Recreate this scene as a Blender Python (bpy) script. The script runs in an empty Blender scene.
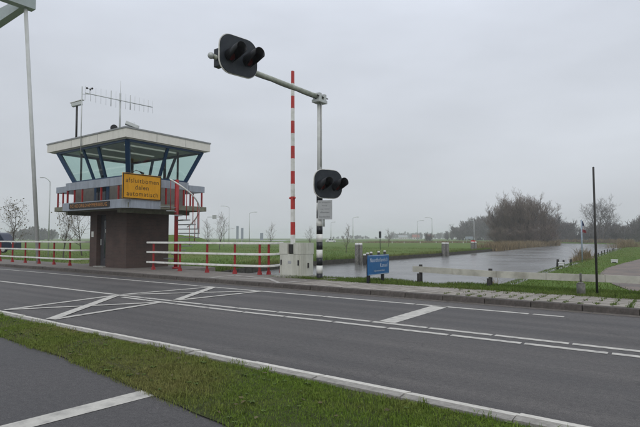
import bpy, math, random
import numpy as np
from mathutils import Vector, Matrix
R = math.radians
rnd = random.Random(7)
sc = bpy.context.scene
C = sc.collection

# ------------------------------------------------------------------ camera
# world x runs along the road, y across it (away from the camera), z up, metres
H0 = 1.5; FPX = 497.8; YAW = R(36.0); PIT = math.atan((238 - 213.5) / FPX)
cam = bpy.data.cameras.new('camera'); cam_o = bpy.data.objects.new('camera', cam); C.objects.link(cam_o)
cam.lens = 28.0; cam.sensor_width = 36.0; cam.clip_start = 0.05; cam.clip_end = 12000
cam_o.location = (0, 0, H0); cam_o.rotation_euler = (math.pi / 2 + PIT, 0, YAW)
sc.camera = cam_o

# ------------------------------------------------------------------ sky and sun
SUN_EL, SUN_AZ = R(38), R(140)
world = bpy.data.worlds.new('World'); sc.world = world; world.use_nodes = True
wn = world.node_tree.nodes; wl = world.node_tree.links; wn.clear()
def N(nodes, t, **kw):
    n = nodes.new(t)
    for k, v in kw.items(): setattr(n, k, v)
    return n
sky = N(wn, 'ShaderNodeTexSky', sky_type='NISHITA', sun_disc=False, sun_elevation=SUN_EL, sun_rotation=SUN_AZ)
sky.air_density = 1.0; sky.dust_density = 4.0; sky.ozone_density = 1.0
hs = N(wn, 'ShaderNodeHueSaturation'); hs.inputs['Saturation'].default_value = 0.25; hs.inputs['Value'].default_value = 0.9
tc = N(wn, 'ShaderNodeTexCoord'); sp = N(wn, 'ShaderNodeSeparateXYZ')
ramp = N(wn, 'ShaderNodeValToRGB')           # overcast cloud deck: brightens towards the zenith
ramp.color_ramp.elements[0].position = 0.0; ramp.color_ramp.elements[0].color = (5.15, 5.42, 5.72, 1)
ramp.color_ramp.elements[1].position = 1.0; ramp.color_ramp.elements[1].color = (10.8, 11.4, 12.4, 1)
e = ramp.color_ramp.elements.new(0.42); e.color = (6.55, 7.0, 7.85, 1)
mp = N(wn, 'ShaderNodeMapping'); mp.inputs['Scale'].default_value = (1.0, 1.0, 3.4)
cn = N(wn, 'ShaderNodeTexNoise'); cn.inputs['Scale'].default_value = 1.3; cn.inputs['Detail'].default_value = 6; cn.inputs['Roughness'].default_value = 0.5
cm = N(wn, 'ShaderNodeMapRange'); cm.inputs[1].default_value = 0.3; cm.inputs[2].default_value = 0.7; cm.inputs[3].default_value = 0.84; cm.inputs[4].default_value = 1.12
mul = N(wn, 'ShaderNodeMix', data_type='RGBA', blend_type='MULTIPLY'); mul.inputs[0].default_value = 1.0
mix = N(wn, 'ShaderNodeMix', data_type='RGBA'); mix.inputs[0].default_value = 0.9
bg = N(wn, 'ShaderNodeBackground'); bg.inputs['Strength'].default_value = 0.112
wo = N(wn, 'ShaderNodeOutputWorld')
wl.new(tc.outputs['Generated'], sp.inputs[0]); wl.new(sp.outputs['Z'], ramp.inputs[0])
wl.new(tc.outputs['Generated'], mp.inputs[0]); wl.new(mp.outputs[0], cn.inputs['Vector'])
wl.new(cn.outputs[0], cm.inputs[0]); wl.new(ramp.outputs[0], mul.inputs[6]); wl.new(cm.outputs[0], mul.inputs[7])
wl.new(sky.outputs[0], hs.inputs['Color']); wl.new(hs.outputs[0], mix.inputs[6]); wl.new(mul.outputs[2], mix.inputs[7])
wl.new(mix.outputs[2], bg.inputs['Color']); wl.new(bg.outputs[0], wo.inputs[0])
sun = bpy.data.lights.new('sun', 'SUN'); sun.energy = 0.7; sun.angle = R(30); sun.color = (1, 0.97, 0.93)
sun_o = bpy.data.objects.new('sun', sun); C.objects.link(sun_o)
sd = Vector((math.sin(SUN_AZ) * math.cos(SUN_EL), math.cos(SUN_AZ) * math.cos(SUN_EL), math.sin(SUN_EL)))
sun_o.rotation_euler = sd.to_track_quat('Z', 'Y').to_euler(); sun_o.location = (0, 0, 60)
vs = sc.view_settings; vs.view_transform = 'Standard'; vs.look = 'None'; vs.exposure = 0.0; vs.gamma = 1.0; vs.use_curve_mapping = False
cy = sc.cycles
cy.use_denoising = True; cy.max_bounces = 8; cy.transparent_max_bounces = 12; cy.volume_bounces = 1; cy.sample_clamp_indirect = 6
try: cy.denoiser = 'OPENIMAGEDENOISE'
except Exception: pass

# ------------------------------------------------------------------ materials
MATS = {}
def mat(name, col, rough=0.6, metal=0.0, var=0.12, scale=6.0, bump=0.0, bscale=40.0, col2=None, dirt=None, dscale=1.5, damt=0.45, objrand=0.0, spec=0.35, detail=6, streak=False):
    m = bpy.data.materials.new(name); m.use_nodes = True
    nt = m.node_tree; nd = nt.nodes; ln = nt.links
    b = nd['Principled BSDF']; b.inputs['Roughness'].default_value = rough; b.inputs['Metallic'].default_value = metal
    b.inputs['Specular IOR Level'].default_value = spec
    t = N(nd, 'ShaderNodeTexCoord')
    n1 = N(nd, 'ShaderNodeTexNoise'); n1.inputs['Scale'].default_value = scale; n1.inputs['Detail'].default_value = detail; n1.inputs['Roughness'].default_value = 0.6
    ln.new(t.outputs['Object'], n1.inputs['Vector'])
    mr = N(nd, 'ShaderNodeMapRange'); mr.inputs[1].default_value = 0.3; mr.inputs[2].default_value = 0.7
    ln.new(n1.outputs[0], mr.inputs[0])
    c2 = col2 if col2 else tuple(c * (1 - 2 * var) for c in col)
    c1 = col if col2 else tuple(min(1, c * (1 + var)) for c in col)
    mx = N(nd, 'ShaderNodeMix', data_type='RGBA'); mx.inputs[6].default_value = (*c2, 1); mx.inputs[7].default_value = (*c1, 1)
    ln.new(mr.outputs[0], mx.inputs[0]); out = mx.outputs[2]
    if dirt:
        n2 = N(nd, 'ShaderNodeTexNoise'); n2.inputs['Scale'].default_value = dscale; n2.inputs['Detail'].default_value = 8; n2.inputs['Roughness'].default_value = 0.65
        if streak:
            sm_ = N(nd, 'ShaderNodeMapping'); sm_.inputs['Scale'].default_value = (3.0, 3.0, 0.22); ln.new(t.outputs['Object'], sm_.inputs[0]); ln.new(sm_.outputs[0], n2.inputs['Vector'])
        else: ln.new(t.outputs['Object'], n2.inputs['Vector'])
        r2 = N(nd, 'ShaderNodeMapRange'); r2.inputs[1].default_value = 0.48; r2.inputs[2].default_value = 0.72; r2.inputs[4].default_value = damt
        ln.new(n2.outputs[0], r2.inputs[0])
        m2 = N(nd, 'ShaderNodeMix', data_type='RGBA'); m2.inputs[7].default_value = (*dirt, 1)
        ln.new(r2.outputs[0], m2.inputs[0]); ln.new(out, m2.inputs[6]); out = m2.outputs[2]
    if objrand:
        oi = N(nd, 'ShaderNodeObjectInfo'); r3 = N(nd, 'ShaderNodeMapRange'); r3.inputs[3].default_value = 1 - objrand; r3.inputs[4].default_value = 1 + objrand
        ln.new(oi.outputs['Random'], r3.inputs[0])
        m3 = N(nd, 'ShaderNodeMix', data_type='RGBA', blend_type='MULTIPLY'); m3.inputs[0].default_value = 1
        ln.new(out, m3.inputs[6]); ln.new(r3.outputs[0], m3.inputs[7]); out = m3.outputs[2]
    ln.new(out, b.inputs['Base Color'])
    if bump:
        n4 = N(nd, 'ShaderNodeTexNoise'); n4.inputs['Scale'].default_value = bscale; n4.inputs['Detail'].default_value = 5
        ln.new(t.outputs['Object'], n4.inputs['Vector'])
        bp = N(nd, 'ShaderNodeBump'); bp.inputs['Strength'].default_value = bump; bp.inputs['Distance'].default_value = 0.02
        ln.new(n4.outputs[0], bp.inputs['Height']); ln.new(bp.outputs[0], b.inputs['Normal'])
    MATS[name] = m
    return m
mat('white_paint', (0.70, 0.70, 0.66), 0.5, var=0.06, dirt=(0.30, 0.30, 0.24), dscale=3.5, damt=0.55)
mat('road_paint', (0.52, 0.50, 0.455), 0.75, var=0.10, scale=14, dirt=(0.15, 0.145, 0.14), dscale=7, damt=0.75, bump=0.25, bscale=160)
mat('faded_paint', (0.42, 0.40, 0.37), 0.8, var=0.15, scale=10, dirt=(0.14, 0.13, 0.12), dscale=5, damt=0.8)
mat('red_paint', (0.31, 0.020, 0.020), 0.45, var=0.12, dirt=(0.12, 0.03, 0.03), dscale=4)
mat('orange_red', (0.46, 0.032, 0.028), 0.45, var=0.08, dirt=(0.30, 0.09, 0.07), dscale=5, damt=0.5)
mat('galvanised', (0.50, 0.52, 0.51), 0.5, 0.3, var=0.10, dirt=(0.26, 0.29, 0.24), dscale=3)
mat('mossy_metal', (0.44, 0.46, 0.40), 0.7, 0.1, var=0.15, scale=5, dirt=(0.17, 0.20, 0.11), dscale=4, damt=0.85)
mat('bridge_grey', (0.36, 0.41, 0.41), 0.5, var=0.06, dirt=(0.22, 0.25, 0.22))
mat('rod_grey', (0.52, 0.53, 0.52), 0.5, var=0.06, dirt=(0.3, 0.32, 0.28))
mat('black_paint', (0.012, 0.013, 0.016), 0.4, var=0.1)
mat('signal_black', (0.016, 0.021, 0.028), 0.45, var=0.15, dirt=(0.05, 0.055, 0.06), dscale=5, damt=0.4)
mat('red_lens', (0.10, 0.008, 0.007), 0.15, var=0.2, scale=60)
mat('cabinet_cream', (0.55, 0.55, 0.48), 0.5, var=0.05, dirt=(0.26, 0.26, 0.19), dscale=2, damt=0.6, streak=True)
mat('concrete', (0.34, 0.33, 0.30), 0.85, var=0.15, scale=9, bump=0.3, bscale=80, dirt=(0.16, 0.155, 0.12), dscale=2)
mat('olive_concrete', (0.20, 0.20, 0.15), 0.85, var=0.15, scale=5, dirt=(0.10, 0.11, 0.06), dscale=3, damt=0.7)
mat('fascia_grey', (0.30, 0.33, 0.38), 0.5, var=0.05, dirt=(0.17, 0.185, 0.19), dscale=1.8, damt=0.65, streak=True)
mat('roof_white', (0.70, 0.68, 0.62), 0.6, var=0.03, dirt=(0.46, 0.445, 0.38), dscale=1.6, damt=0.4, streak=True)
mat('roof_trim', (0.28, 0.29, 0.29), 0.4, 0.4, var=0.05)
mat('frame_blue', (0.012, 0.045, 0.105), 0.35, var=0.1)
mat('ceiling', (0.66, 0.66, 0.62), 0.8, var=0.06)
mat('interior_dark', (0.05, 0.05, 0.055), 0.6)
mat('upper_wall', (0.20, 0.185, 0.17), 0.8, var=0.12, scale=4)
mat('sign_yellow', (0.62, 0.29, 0.006), 0.45, var=0.05, dirt=(0.36, 0.17, 0.012), dscale=1.6, damt=0.5, streak=True)
mat('sign_letter', (0.03, 0.022, 0.012), 0.6)
mat('sign_brown', (0.030, 0.022, 0.018), 0.5)
mat('letter_orange', (0.48, 0.21, 0.05), 0.5)
mat('sign_blue', (0.014, 0.105, 0.27), 0.4, var=0.06, dirt=(0.05, 0.13, 0.30), dscale=4, damt=0.4)
mat('letter_white', (0.55, 0.60, 0.66), 0.5)
mat('plate_grey', (0.36, 0.37, 0.37), 0.5, var=0.05)
mat('letter_grey', (0.12, 0.125, 0.13), 0.5)
mat('old_board', (0.50, 0.48, 0.42), 0.75, var=0.10, scale=3, dirt=(0.22, 0.20, 0.16), dscale=2.6, damt=0.7)
mat('dark_wood', (0.030, 0.028, 0.026), 0.8, var=0.2, scale=10)
mat('grey_wood', (0.16, 0.155, 0.14), 0.85, var=0.25, scale=9, bump=0.4, bscale=30, dirt=(0.06, 0.065, 0.045), dscale=4, damt=0.7)
mat('pile_white', (0.66, 0.66, 0.64), 0.6, var=0.08)
mat('pole_dark', (0.035, 0.033, 0.03), 0.6, var=0.15)
mat('kerb_stone', (0.30, 0.285, 0.26), 0.85, var=0.15, scale=18, objrand=0.10, bump=0.3, bscale=120, dirt=(0.16, 0.155, 0.12), dscale=5)
mat('kerb_white', (0.60, 0.575, 0.52), 0.75, var=0.08, scale=20, objrand=0.08, dirt=(0.30, 0.28, 0.24), dscale=6, damt=0.6)
mat('kerb_dark', (0.088, 0.076, 0.068), 0.85, var=0.2, scale=14, objrand=0.12, dirt=(0.055, 0.05, 0.038), dscale=3, damt=0.7)
mat('paving', (0.30, 0.272, 0.24), 0.85, var=0.14, scale=16, objrand=0.15, bump=0.25, bscale=110, dirt=(0.13, 0.125, 0.085), dscale=2.2, damt=0.6)
mat('paving_joint', (0.17, 0.155, 0.13), 0.95, var=0.2, scale=12)
mat('deck_asphalt', (0.190, 0.170, 0.150), 0.85, var=0.12, scale=5, bump=0.2, bscale=200, dirt=(0.10, 0.093, 0.082), dscale=0.8, damt=0.7)
mat('wet_bark', (0.085, 0.070, 0.058), 0.9, var=0.2, scale=3)
mat('twigs', (0.175, 0.135, 0.108), 0.9, var=0.15, scale=0.4)
mat('twigs_far', (0.110, 0.096, 0.088), 0.9, var=0.2, scale=0.15)
mat('dead_leaf', (0.10, 0.085, 0.035), 0.8, var=0.3, scale=3)
mat('reed', (0.215, 0.165, 0.090), 0.9, var=0.25, scale=0.6)
mat('rail_white', (0.76, 0.75, 0.71), 0.45, var=0.04, dirt=(0.34, 0.33, 0.25), dscale=4.0, damt=0.7)
mat('van_blue', (0.012, 0.022, 0.05), 0.3, 0.2, var=0.04)
mat('car_white', (0.65, 0.65, 0.66), 0.3, var=0.03)
mat('dark_glass', (0.02, 0.025, 0.03), 0.08, var=0.05)
mat('tyre', (0.012, 0.012, 0.012), 0.85)
mat('house_wall', (0.55, 0.52, 0.47), 0.8)
mat('house_roof', (0.25, 0.075, 0.05), 0.8)
mat('flag_blue', (0.015, 0.025, 0.10), 0.8); mat('flag_white', (0.50, 0.48, 0.50), 0.8); mat('flag_red', (0.26, 0.05, 0.06), 0.8)
mat('pole_blue', (0.30, 0.36, 0.43), 0.5)
mat('quay_wood', (0.062, 0.056, 0.045), 0.9, var=0.3, scale=5, dirt=(0.035, 0.04, 0.02), dscale=3, damt=0.7)
mat('mud', (0.055, 0.05, 0.04), 0.9)
mat('headlamp', (0.7, 0.7, 0.7), 0.2)

def nodes_of(name):
    m = bpy.data.materials.new(name); m.use_nodes = True; MATS[name] = m
    return m, m.node_tree.nodes, m.node_tree.links, m.node_tree.nodes['Principled BSDF']
def mapr(nd, ln, src, a, b, c, d):
    r = N(nd, 'ShaderNodeMapRange'); r.inputs[1].default_value = a; r.inputs[2].default_value = b; r.inputs[3].default_value = c; r.inputs[4].default_value = d
    ln.new(src, r.inputs[0]); return r.outputs[0]
def noise(nd, ln, vec, s, det=5, ro=0.6, dim='3D'):
    n = N(nd, 'ShaderNodeTexNoise'); n.inputs['Scale'].default_value = s; n.inputs['Detail'].default_value = det; n.inputs['Roughness'].default_value = ro
    ln.new(vec, n.inputs['Vector']); return n.outputs[0]
def mixc(nd, ln, fac, a, b, bt='MIX'):
    x = N(nd, 'ShaderNodeMix', data_type='RGBA', blend_type=bt)
    if isinstance(fac, (int, float)): x.inputs[0].default_value = fac
    else: ln.new(fac, x.inputs[0])
    for s, i in ((a, 6), (b, 7)):
        if isinstance(s, tuple): x.inputs[i].default_value = (*s, 1)
        else: ln.new(s, x.inputs[i])
    return x.outputs[2]
def bump(nd, ln, h, st, dist, b, prev=None):
    p = N(nd, 'ShaderNodeBump'); p.inputs['Strength'].default_value = st; p.inputs['Distance'].default_value = dist
    ln.new(h, p.inputs['Height'])
    if prev: ln.new(prev, p.inputs['Normal'])
    ln.new(p.outputs[0], b.inputs['Normal']); return p.outputs[0]
# asphalt: aggregate, long wheel-track wear, cracks and damp patches
def asphalt(name, base, tracks):
    m, nd, ln, b = nodes_of(name)
    t = N(nd, 'ShaderNodeTexCoord').outputs['Object']
    g = noise(nd, ln, t, 85, 4, 0.75); g2 = noise(nd, ln, t, 30, 3, 0.6)
    k = mixc(nd, ln, mapr(nd, ln, g, 0.34, 0.66, 0, 1), tuple(c * 0.30 for c in base), tuple(c * 1.75 for c in base))
    k = mixc(nd, ln, mapr(nd, ln, g2, 0.3, 0.7, 0.0, 0.55), k, tuple(c * 0.86 for c in base))
    g3 = noise(nd, ln, t, 17, 4, 0.8)
    k = mixc(nd, ln, 1.0, k, mixc(nd, ln, mapr(nd, ln, g3, 0.3, 0.7, 0, 1), (0.70, 0.70, 0.71), (1.28, 1.27, 1.25)), 'MULTIPLY')
    big = noise(nd, ln, t, 0.55, 6, 0.6)
    k = mixc(nd, ln, 1.0, k, mixc(nd, ln, mapr(nd, ln, big, 0.3, 0.7, 0, 1), (0.80, 0.80, 0.81), (1.12, 1.11, 1.10)), 'MULTIPLY')
    mp = N(nd, 'ShaderNodeMapping'); mp.inputs['Scale'].default_value = (0.06, 1.5, 1); ln.new(t, mp.inputs[0])
    st = noise(nd, ln, mp.outputs[0], 1.3, 4, 0.55)
    if tracks: k = mixc(nd, ln, 1.0, k, mixc(nd, ln, mapr(nd, ln, st, 0.35, 0.65, 0, 1), (0.78, 0.78, 0.79), (1.16, 1.15, 1.13)), 'MULTIPLY')
    ol = mapr(nd, ln, noise(nd, ln, t, 2.7, 7, 0.7), 0.62, 0.74, 0, 0.5)
    k = mixc(nd, ln, ol, k, tuple(c * 0.55 for c in base))
    wv = N(nd, 'ShaderNodeTexVoronoi', feature='DISTANCE_TO_EDGE'); wv.inputs['Scale'].default_value = 0.33
    dn = N(nd, 'ShaderNodeTexNoise'); dn.inputs['Scale'].default_value = 2.0; dn.inputs['Detail'].default_value = 6
    ln.new(t, dn.inputs['Vector'])
    av = N(nd, 'ShaderNodeVectorMath', operation='ADD'); ln.new(t, av.inputs[0]); ln.new(dn.outputs['Color'], av.inputs[1]); ln.new(av.outputs[0], wv.inputs['Vector'])
    cr = mapr(nd, ln, wv.outputs['Distance'], 0.0, 0.006, 0.45, 0.0)
    k = mixc(nd, ln, cr, k, tuple(c * 0.35 for c in base))
    ln.new(k, b.inputs['Base Color'])
    ln.new(mapr(nd, ln, big, 0.3, 0.7, 0.62, 0.8), b.inputs['Roughness']); b.inputs['Specular IOR Level'].default_value = 0.35
    bump(nd, ln, g, 0.55, 0.006, b)
asphalt('asphalt', (0.087, 0.082, 0.080), True)
asphalt('asphalt_path', (0.072, 0.069, 0.070), False)
# turf
def turf(name, a, c, d, s=1.0):
    m, nd, ln, b = nodes_of(name)
    t = N(nd, 'ShaderNodeTexCoord').outputs['Object']
    n1 = noise(nd, ln, t, 0.22 * s, 6, 0.62); n2 = noise(nd, ln, t, 5.0 * s, 5, 0.65); n3 = noise(nd, ln, t, 0.05 * s, 4, 0.6)
    k = mixc(nd, ln, mapr(nd, ln, n2, 0.3, 0.7, 0, 1), a, c)
    k = mixc(nd, ln, mapr(nd, ln, n1, 0.48, 0.70, 0, 0.75), k, d)
    k = mixc(nd, ln, mapr(nd, ln, n3, 0.5, 0.7, 0, 0.5), k, d)
    ln.new(k, b.inputs['Base Color']); b.inputs['Roughness'].default_value = 0.9; b.inputs['Specular IOR Level'].default_value = 0.15
    bump(nd, ln, n2, 0.7, 0.08, b)
turf('meadow', (0.062, 0.108, 0.018), (0.098, 0.165, 0.026), (0.140, 0.150, 0.042))
turf('verge_soil', (0.040, 0.046, 0.018), (0.060, 0.075, 0.024), (0.085, 0.070, 0.036), 2.0)
turf('blade', (0.095, 0.162, 0.022), (0.175, 0.255, 0.040), (0.230, 0.200, 0.082), 2.4)
turf('lawn_blade', (0.074, 0.122, 0.022), (0.122, 0.180, 0.036), (0.160, 0.165, 0.060), 1.3)
turf('rough_blade', (0.070, 0.115, 0.022), (0.115, 0.175, 0.032), (0.18, 0.165, 0.06), 1.0)
def gravel(name):
    m, nd, ln, b = nodes_of(name)
    t = N(nd, 'ShaderNodeTexCoord').outputs['Object']
    n1 = noise(nd, ln, t, 26, 4, 0.7); n2 = noise(nd, ln, t, 0.6, 6, 0.65)
    k = mixc(nd, ln, mapr(nd, ln, n1, 0.3, 0.7, 0, 1), (0.12, 0.092, 0.078), (0.24, 0.195, 0.165))
    k = mixc(nd, ln, mapr(nd, ln, n2, 0.42, 0.68, 0, 0.8), k, (0.10, 0.093, 0.088))
    ln.new(k, b.inputs['Base Color']); b.inputs['Roughness'].default_value = 0.85
    bump(nd, ln, n1, 0.5, 0.03, b)
gravel('gravel')
def brickmat():
    m, nd, ln, b = nodes_of('brown_brick')
    t = N(nd, 'ShaderNodeTexCoord').outputs['Object']; s = N(nd, 'ShaderNodeSeparateXYZ'); ln.new(t, s.inputs[0])
    ad = N(nd, 'ShaderNodeMath', operation='ADD'); ln.new(s.outputs['X'], ad.inputs[0]); ln.new(s.outputs['Y'], ad.inputs[1])
    cb = N(nd, 'ShaderNodeCombineXYZ'); ln.new(ad.outputs[0], cb.inputs[0]); ln.new(s.outputs['Z'], cb.inputs[1])
    br = N(nd, 'ShaderNodeTexBrick'); ln.new(cb.outputs[0], br.inputs['Vector'])
    br.inputs['Color1'].default_value = (0.080, 0.049, 0.039, 1); br.inputs['Color2'].default_value = (0.062, 0.040, 0.033, 1); br.inputs['Mortar'].default_value = (0.072, 0.055, 0.047, 1)
    br.inputs['Scale'].default_value = 1.0; br.inputs['Brick Width'].default_value = 0.22; br.inputs['Row Height'].default_value = 0.065; br.inputs['Mortar Size'].default_value = 0.008
    n = noise(nd, ln, t, 1.4, 6, 0.65)
    k = mixc(nd, ln, 1.0, br.outputs['Color'], mixc(nd, ln, mapr(nd, ln, n, 0.3, 0.7, 0, 1), (0.72, 0.72, 0.74), (1.25, 1.22, 1.2)), 'MULTIPLY')
    ln.new(k, b.inputs['Base Color']); b.inputs['Roughness'].default_value = 0.8
    bump(nd, ln, br.outputs['Fac'], -0.4, 0.008, b)
brickmat()
def watermat():
    m, nd, ln, b = nodes_of('canal_water')
    t = N(nd, 'ShaderNodeTexCoord').outputs['Object']
    mp = N(nd, 'ShaderNodeMapping'); mp.inputs['Scale'].default_value = (1.0, 0.45, 1); mp.inputs['Rotation'].default_value = (0, 0, 0.5); ln.new(t, mp.inputs[0])
    n1 = noise(nd, ln, mp.outputs[0], 2.6, 4, 0.6); n2 = noise(nd, ln, mp.outputs[0], 9.0, 3, 0.6); n3 = noise(nd, ln, t, 0.12, 4, 0.6)
    b.inputs['Base Color'].default_value = (0.12, 0.12, 0.115, 1); b.inputs['Roughness'].default_value = 0.12; b.inputs['IOR'].default_value = 1.33
    b.inputs['Specular IOR Level'].default_value = 0.5
    ln.new(mapr(nd, ln, n3, 0.35, 0.65, 0.16, 0.30), b.inputs['Roughness'])
    p = bump(nd, ln, n1, 0.35, 0.06, b); bump(nd, ln, n2, 0.35, 0.025, b, p)
watermat()
def glassmat():
    m, nd, ln, b = nodes_of('tinted_glass')
    out = nd['Material Output']; nd.remove(b)
    tr = N(nd, 'ShaderNodeBsdfTransparent'); tr.inputs[0].default_value = (0.80, 0.93, 0.89, 1)
    gl = N(nd, 'ShaderNodeBsdfGlossy'); gl.inputs['Roughness'].default_value = 0.03; gl.inputs[0].default_value = (0.9, 0.95, 0.95, 1)
    lw = N(nd, 'ShaderNodeLayerWeight'); pw = N(nd, 'ShaderNodeMath', operation='POWER'); pw.inputs[1].default_value = 4.0; ln.new(lw.outputs['Facing'], pw.inputs[0])
    mx = N(nd, 'ShaderNodeMixShader'); ln.new(mapr(nd, ln, pw.outputs[0], 0, 1, 0.13, 0.85), mx.inputs[0]); ln.new(tr.outputs[0], mx.inputs[1]); ln.new(gl.outputs[0], mx.inputs[2]); ln.new(mx.outputs[0], out.inputs[0])
glassmat()
m_l, nd_l, ln_l, b_l = nodes_of('fluorescent'); b_l.inputs['Base Color'].default_value = (0.8, 0.8, 0.78, 1); b_l.inputs['Emission Color'].default_value = (1, 0.98, 0.92, 1); b_l.inputs['Emission Strength'].default_value = 0.16
mat('mast_grey', (0.56, 0.57, 0.55), 0.5, var=0.06, dirt=(0.32, 0.34, 0.29), dscale=2.5, damt=0.5)
mat('gutter', (0.120, 0.105, 0.092), 0.85, var=0.25, scale=9, bump=0.3, bscale=60, dirt=(0.06, 0.055, 0.04), dscale=2.5, damt=0.8)
mat('weed_leaf', (0.095, 0.145, 0.025), 0.6, var=0.3, scale=8)

# ------------------------------------------------------------------ mesh helpers
ORG = {}
class MB:
    def __init__(s): s.v = []; s.f = []; s.sm = []; s.mi = []
    def quad(s, *p, mi=0):
        i = len(s.v); s.v += [tuple(q) for q in p]; s.f.append(tuple(range(i, i + len(p)))); s.sm.append(False); s.mi.append(mi); return s
    def hexa(s, b, t, mi=0):     # bottom 4 (ccw from above), top 4
        i = len(s.v); s.v += [tuple(q) for q in list(b) + list(t)]
        for f in ((3, 2, 1, 0), (4, 5, 6, 7), (0, 1, 5, 4), (1, 2, 6, 5), (2, 3, 7, 6), (3, 0, 4, 7)):
            s.f.append(tuple(i + k for k in f)); s.sm.append(False); s.mi.append(mi)
        return s
    def box(s, x0, x1, y0, y1, z0, z1, mi=0):
        return s.hexa([(x0, y0, z0), (x1, y0, z0), (x1, y1, z0), (x0, y1, z0)], [(x0, y0, z1), (x1, y0, z1), (x1, y1, z1), (x0, y1, z1)], mi)
    def bar(s, a, b, w, h, up=(0, 0, 1), mi=0):
        a = Vector(a); b = Vector(b); d = (b - a).normalized(); u = Vector(up)
        sx = d.cross(u)
        if sx.length < 1e-4: sx = d.cross(Vector((1, 0, 0)))
        sx.normalize(); sy = sx.cross(d).normalized(); sx *= w / 2; sy *= h / 2
        return s.hexa([a - sx - sy, a + sx - sy, b + sx - sy, b - sx - sy], [a - sx + sy, a + sx + sy, b + sx + sy, b - sx + sy], mi)
    def tube(s, pts, rad, n=8, caps=True, mi=0):
        pts = [Vector(p) for p in pts]
        if isinstance(rad, (int, float)): rad = [rad] * len(pts)
        base = len(s.v); ref = None
        for k, p in enumerate(pts):
            d = (pts[min(k + 1, len(pts) - 1)] - pts[max(k - 1, 0)]).normalized()
            if ref is None: ref = Vector((0, 0, 1)) if abs(d.z) < 0.9 else Vector((1, 0, 0))
            a = d.cross(ref).normalized(); ref = a.cross(d).normalized()
            for j in range(n):
                an = 2 * math.pi * j / n; s.v.append(tuple(p + (a * math.cos(an) + ref * math.sin(an)) * rad[k]))
        for k in range(len(pts) - 1):
            for j in range(n):
                a0 = base + k * n + j; a1 = base + k * n + (j + 1) % n
                s.f.append((a0, a1, a1 + n, a0 + n)); s.sm.append(True); s.mi.append(mi)
        if caps:
            s.f.append(tuple(base + j for j in range(n))[::-1]); s.f.append(tuple(base + (len(pts) - 1) * n + j for j in range(n)))
            s.sm += [False] * 2; s.mi += [mi] * 2
        return s
    def prism(s, prof, fn, mi=0):      # profile of 2-D points, fn(a,b,side) -> 3-D
        n = len(prof); i = len(s.v)
        s.v += [tuple(fn(a, b, 0)) for a, b in prof] + [tuple(fn(a, b, 1)) for a, b in prof]
        s.f.append(tuple(range(i, i + n))); s.f.append(tuple(range(i + 2 * n - 1, i + n - 1, -1)))
        for k in range(n): s.f.append((i + k, i + n + k, i + n + (k + 1) % n, i + (k + 1) % n))
        s.sm += [False] * (n + 2); s.mi += [mi] * (n + 2); return s
    def ball(s, c, r, n=10, m=6, sc=(1, 1, 1), mi=0):
        base = len(s.v)
        for a in range(m + 1):
            ph = math.pi * a / m
            for j in range(n):
                th = 2 * math.pi * j / n
                s.v.append((c[0] + r * sc[0] * math.sin(ph) * math.cos(th), c[1] + r * sc[1] * math.sin(ph) * math.sin(th), c[2] + r * sc[2] * math.cos(ph)))
        for a in range(m):
            for j in range(n):
                p = base + a * n + j; q = base + a * n + (j + 1) % n
                s.f.append((p, p + n, q + n, q)); s.sm.append(True); s.mi.append(mi)
        return s
    def build(s, name, mats, parent=None, bevel=0.0, fix=True, **props):
        o = (0, 0, 0)
        if parent is not None: o = ORG.get(parent.name, (0, 0, 0))
        me = bpy.data.meshes.new(name)
        me.from_pydata([(x - o[0], y - o[1], z - o[2]) for x, y, z in s.v], [], s.f)
        for m in (mats if isinstance(mats, (list, tuple)) else [mats]): me.materials.append(MATS[m])
        me.polygons.foreach_set('use_smooth', s.sm); me.polygons.foreach_set('material_index', s.mi)
        if fix:
            import bmesh
            bm = bmesh.new(); bm.from_mesh(me); bmesh.ops.recalc_face_normals(bm, faces=bm.faces); bm.to_mesh(me); bm.free()
        me.update()
        ob = bpy.data.objects.new(name, me); C.objects.link(ob)
        if parent is not None: ob.parent = parent; ORG[ob.name] = o
        if bevel:
            bv = ob.modifiers.new('bevel', 'BEVEL'); bv.width = bevel; bv.segments = 2; bv.limit_method = 'ANGLE'
        for k, v in props.items(): ob[k] = v
        return ob
def thing(name, loc, label, cat, group=None):
    o = bpy.data.objects.new(name, None); C.objects.link(o); o.location = loc; o.empty_display_size = 0.3
    ORG[o.name] = tuple(loc); o['label'] = label; o['category'] = cat
    if group: o['group'] = group
    return o
def tag(o, label, cat, group=None):
    o['label'] = label; o['category'] = cat
    if group: o['group'] = group
    return o
def struct(o): o['kind'] = 'structure'; return o
def copy_tree(src, loc, rotz=0.0, scale=1.0, label=None, group=None):
    r = src.copy(); C.objects.link(r); r.location = loc; r.rotation_euler = (0, 0, rotz); r.scale = (scale,) * 3
    if label: r['label'] = label
    if group: r['group'] = group
    for ch in src.children:
        c = ch.copy(); C.objects.link(c); c.parent = r
        for g in ch.children:
            d = g.copy(); C.objects.link(d); d.parent = c
    return r
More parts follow.
